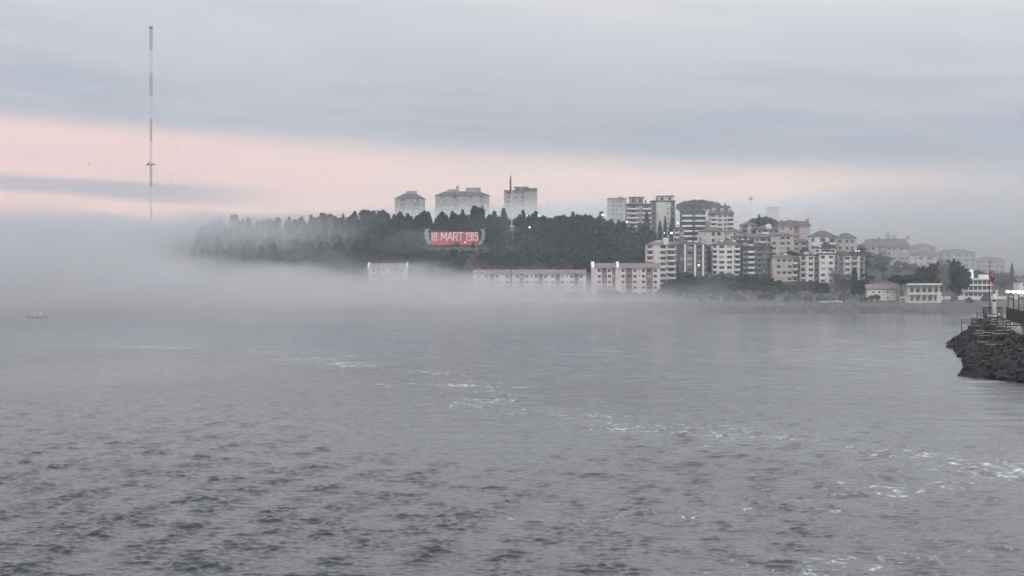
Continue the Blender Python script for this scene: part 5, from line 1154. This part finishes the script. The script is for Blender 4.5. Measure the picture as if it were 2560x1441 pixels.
# how high the fog top stands: tall at the far left, dropping to a low sheet towards the town
xw = k.math('ADD', x, k.math('MULTIPLY', w, 70.0))
top = k.math('ADD', 8.0, k.math('MULTIPLY', k.step(xw, 120.0, -60.0), 8.4))
top = k.math('ADD', top, k.math('MULTIPLY', k.step(xw, -105.0, -240.0), 24.0))
top = k.math('ADD', top, k.math('MULTIPLY', k.step(k.math('ABSOLUTE', k.math('SUBTRACT', x, 8.0)), 62.0, 22.0), 2.0))     # a plume rising before the long blocks
hz = k.math('SUBTRACT', z, k.math('MULTIPLY', w, k.math('ADD', 26.0, k.math('MULTIPLY', k.step(x, -70.0, -190.0), 26.0))))
vert = k.step(k.math('DIVIDE', hz, top), 1.45, 0.35)
reach = k.math('ADD', y, k.math('MULTIPLY', w, 150.0))
lead = k.math('ADD', k.math('MULTIPLY', k.step(reach, 540.0, 800.0), 0.20), k.math('MULTIPLY', k.step(reach, 800.0, 960.0), 0.80))
thin = k.math('ADD', 0.11, k.math('MULTIPLY', k.step(k.math('ADD', x, k.math('MULTIPLY', w, 90.0)), 130.0, -20.0), 0.89))
dens = k.math('MULTIPLY', k.math('MULTIPLY', vert, lead), thin)
fog_density(k, pv, [dens], FOG_SEA)

# the bank filling the valley behind hill and town
o, k, pv = volume_box('valley_fog', -700, 640, 1222, 1800, 8, 130, 0.75)
tag(o, 'bank of pale fog behind the hill, towers rising from it', 'fog'); pv.inputs['Color'].default_value = (0.83, 0.83, 0.845, 1)
P = k.new('ShaderNodeNewGeometry').outputs['Position']; x, y, z = k.sep(P)
nb = k.noise(k.scale(P, 0.010, 0.008, 0.03, (3, 1, 2)), 1.0, 2.0, 0.55, 0.0)
w = k.math('SUBTRACT', nb, 0.5)
top = k.math('ADD', 51.0, k.math('MULTIPLY', k.step(x, -260.0, 20.0), 16.0))
top = k.math('ADD', top, k.math('MULTIPLY', k.step(x, 60.0, 330.0), 11.0))
vert = k.step(k.math('DIVIDE', k.math('SUBTRACT', z, k.math('MULTIPLY', w, 14.0)), top), 1.15, 0.86)
vert = k.math('ADD', vert, k.math('MULTIPLY', k.step(k.math('DIVIDE', z, top), 1.5, 0.9), 0.022))
lead = k.step(k.math('ADD', y, k.math('MULTIPLY', w, 40.0)), 1235.0, 1325.0)
fog_density(k, pv, [k.math('MULTIPLY', vert, lead)], FOG_VALLEY)

# thin mist drifting between the houses and over the wood
o, k, pv = volume_box('hill_mist', -420, 400, 1014, 1221, 6, 100, 0.75)
tag(o, 'wisps of mist drifting through the trees and between the houses', 'mist')
P = k.new('ShaderNodeNewGeometry').outputs['Position']; x, y, z = k.sep(P)
nb = k.noise(k.scale(P, 0.022, 0.0080, 0.048, (8, 4, 1)), 1.0, 3.0, 0.62, 0.0)
w = k.math('SUBTRACT', nb, 0.5)
back = k.step(y, 1055.0, 1085.0)
left = k.step(k.math('ADD', x, k.math('MULTIPLY', w, 150.0)), -62.0, -190.0)
right = k.step(k.math('ADD', x, k.math('MULTIPLY', w, 60.0)), 150.0, 262.0)
wisp = k.step(nb, 0.52, 0.74)
cap = k.step(k.math('DIVIDE', k.math('SUBTRACT', z, k.math('MULTIPLY', w, 30.0)), k.math('ADD', 47.0, k.math('MULTIPLY', k.step(x, 20.0, 120.0), 27.0))), 1.25, 0.90)
crest = k.math('MULTIPLY', k.step(y, 1128.0, 1150.0), k.math('MULTIPLY', k.step(k.math('ADD', x, k.math('MULTIPLY', w, 110.0)), -62.0, -105.0), k.step(z, 66.0, 52.0)))
pole = k.math('MULTIPLY', k.step(y, 1112.0, 1150.0), k.math('MULTIPLY', k.step(k.math('ABSOLUTE', k.math('ADD', x, 6.0)), 30.0, 6.0), k.step(z, 66.0, 54.0)))
base = k.math('ADD', k.math('ADD', k.math('MULTIPLY', k.math('MULTIPLY', left, back), 1.5), k.math('MULTIPLY', right, 0.15)), k.math('MULTIPLY', k.math('MULTIPLY', wisp, back), k.math('ADD', 0.05, k.math('MULTIPLY', k.step(x, 60.0, 0.0), 0.2))))
base = k.math('ADD', base, k.math('ADD', k.math('MULTIPLY', crest, 0.9), k.math('MULTIPLY', pole, 0.6)))
fog_density(k, pv, [k.math('MULTIPLY', k.math('ADD', base, 0.01), cap)], FOG_MIST)
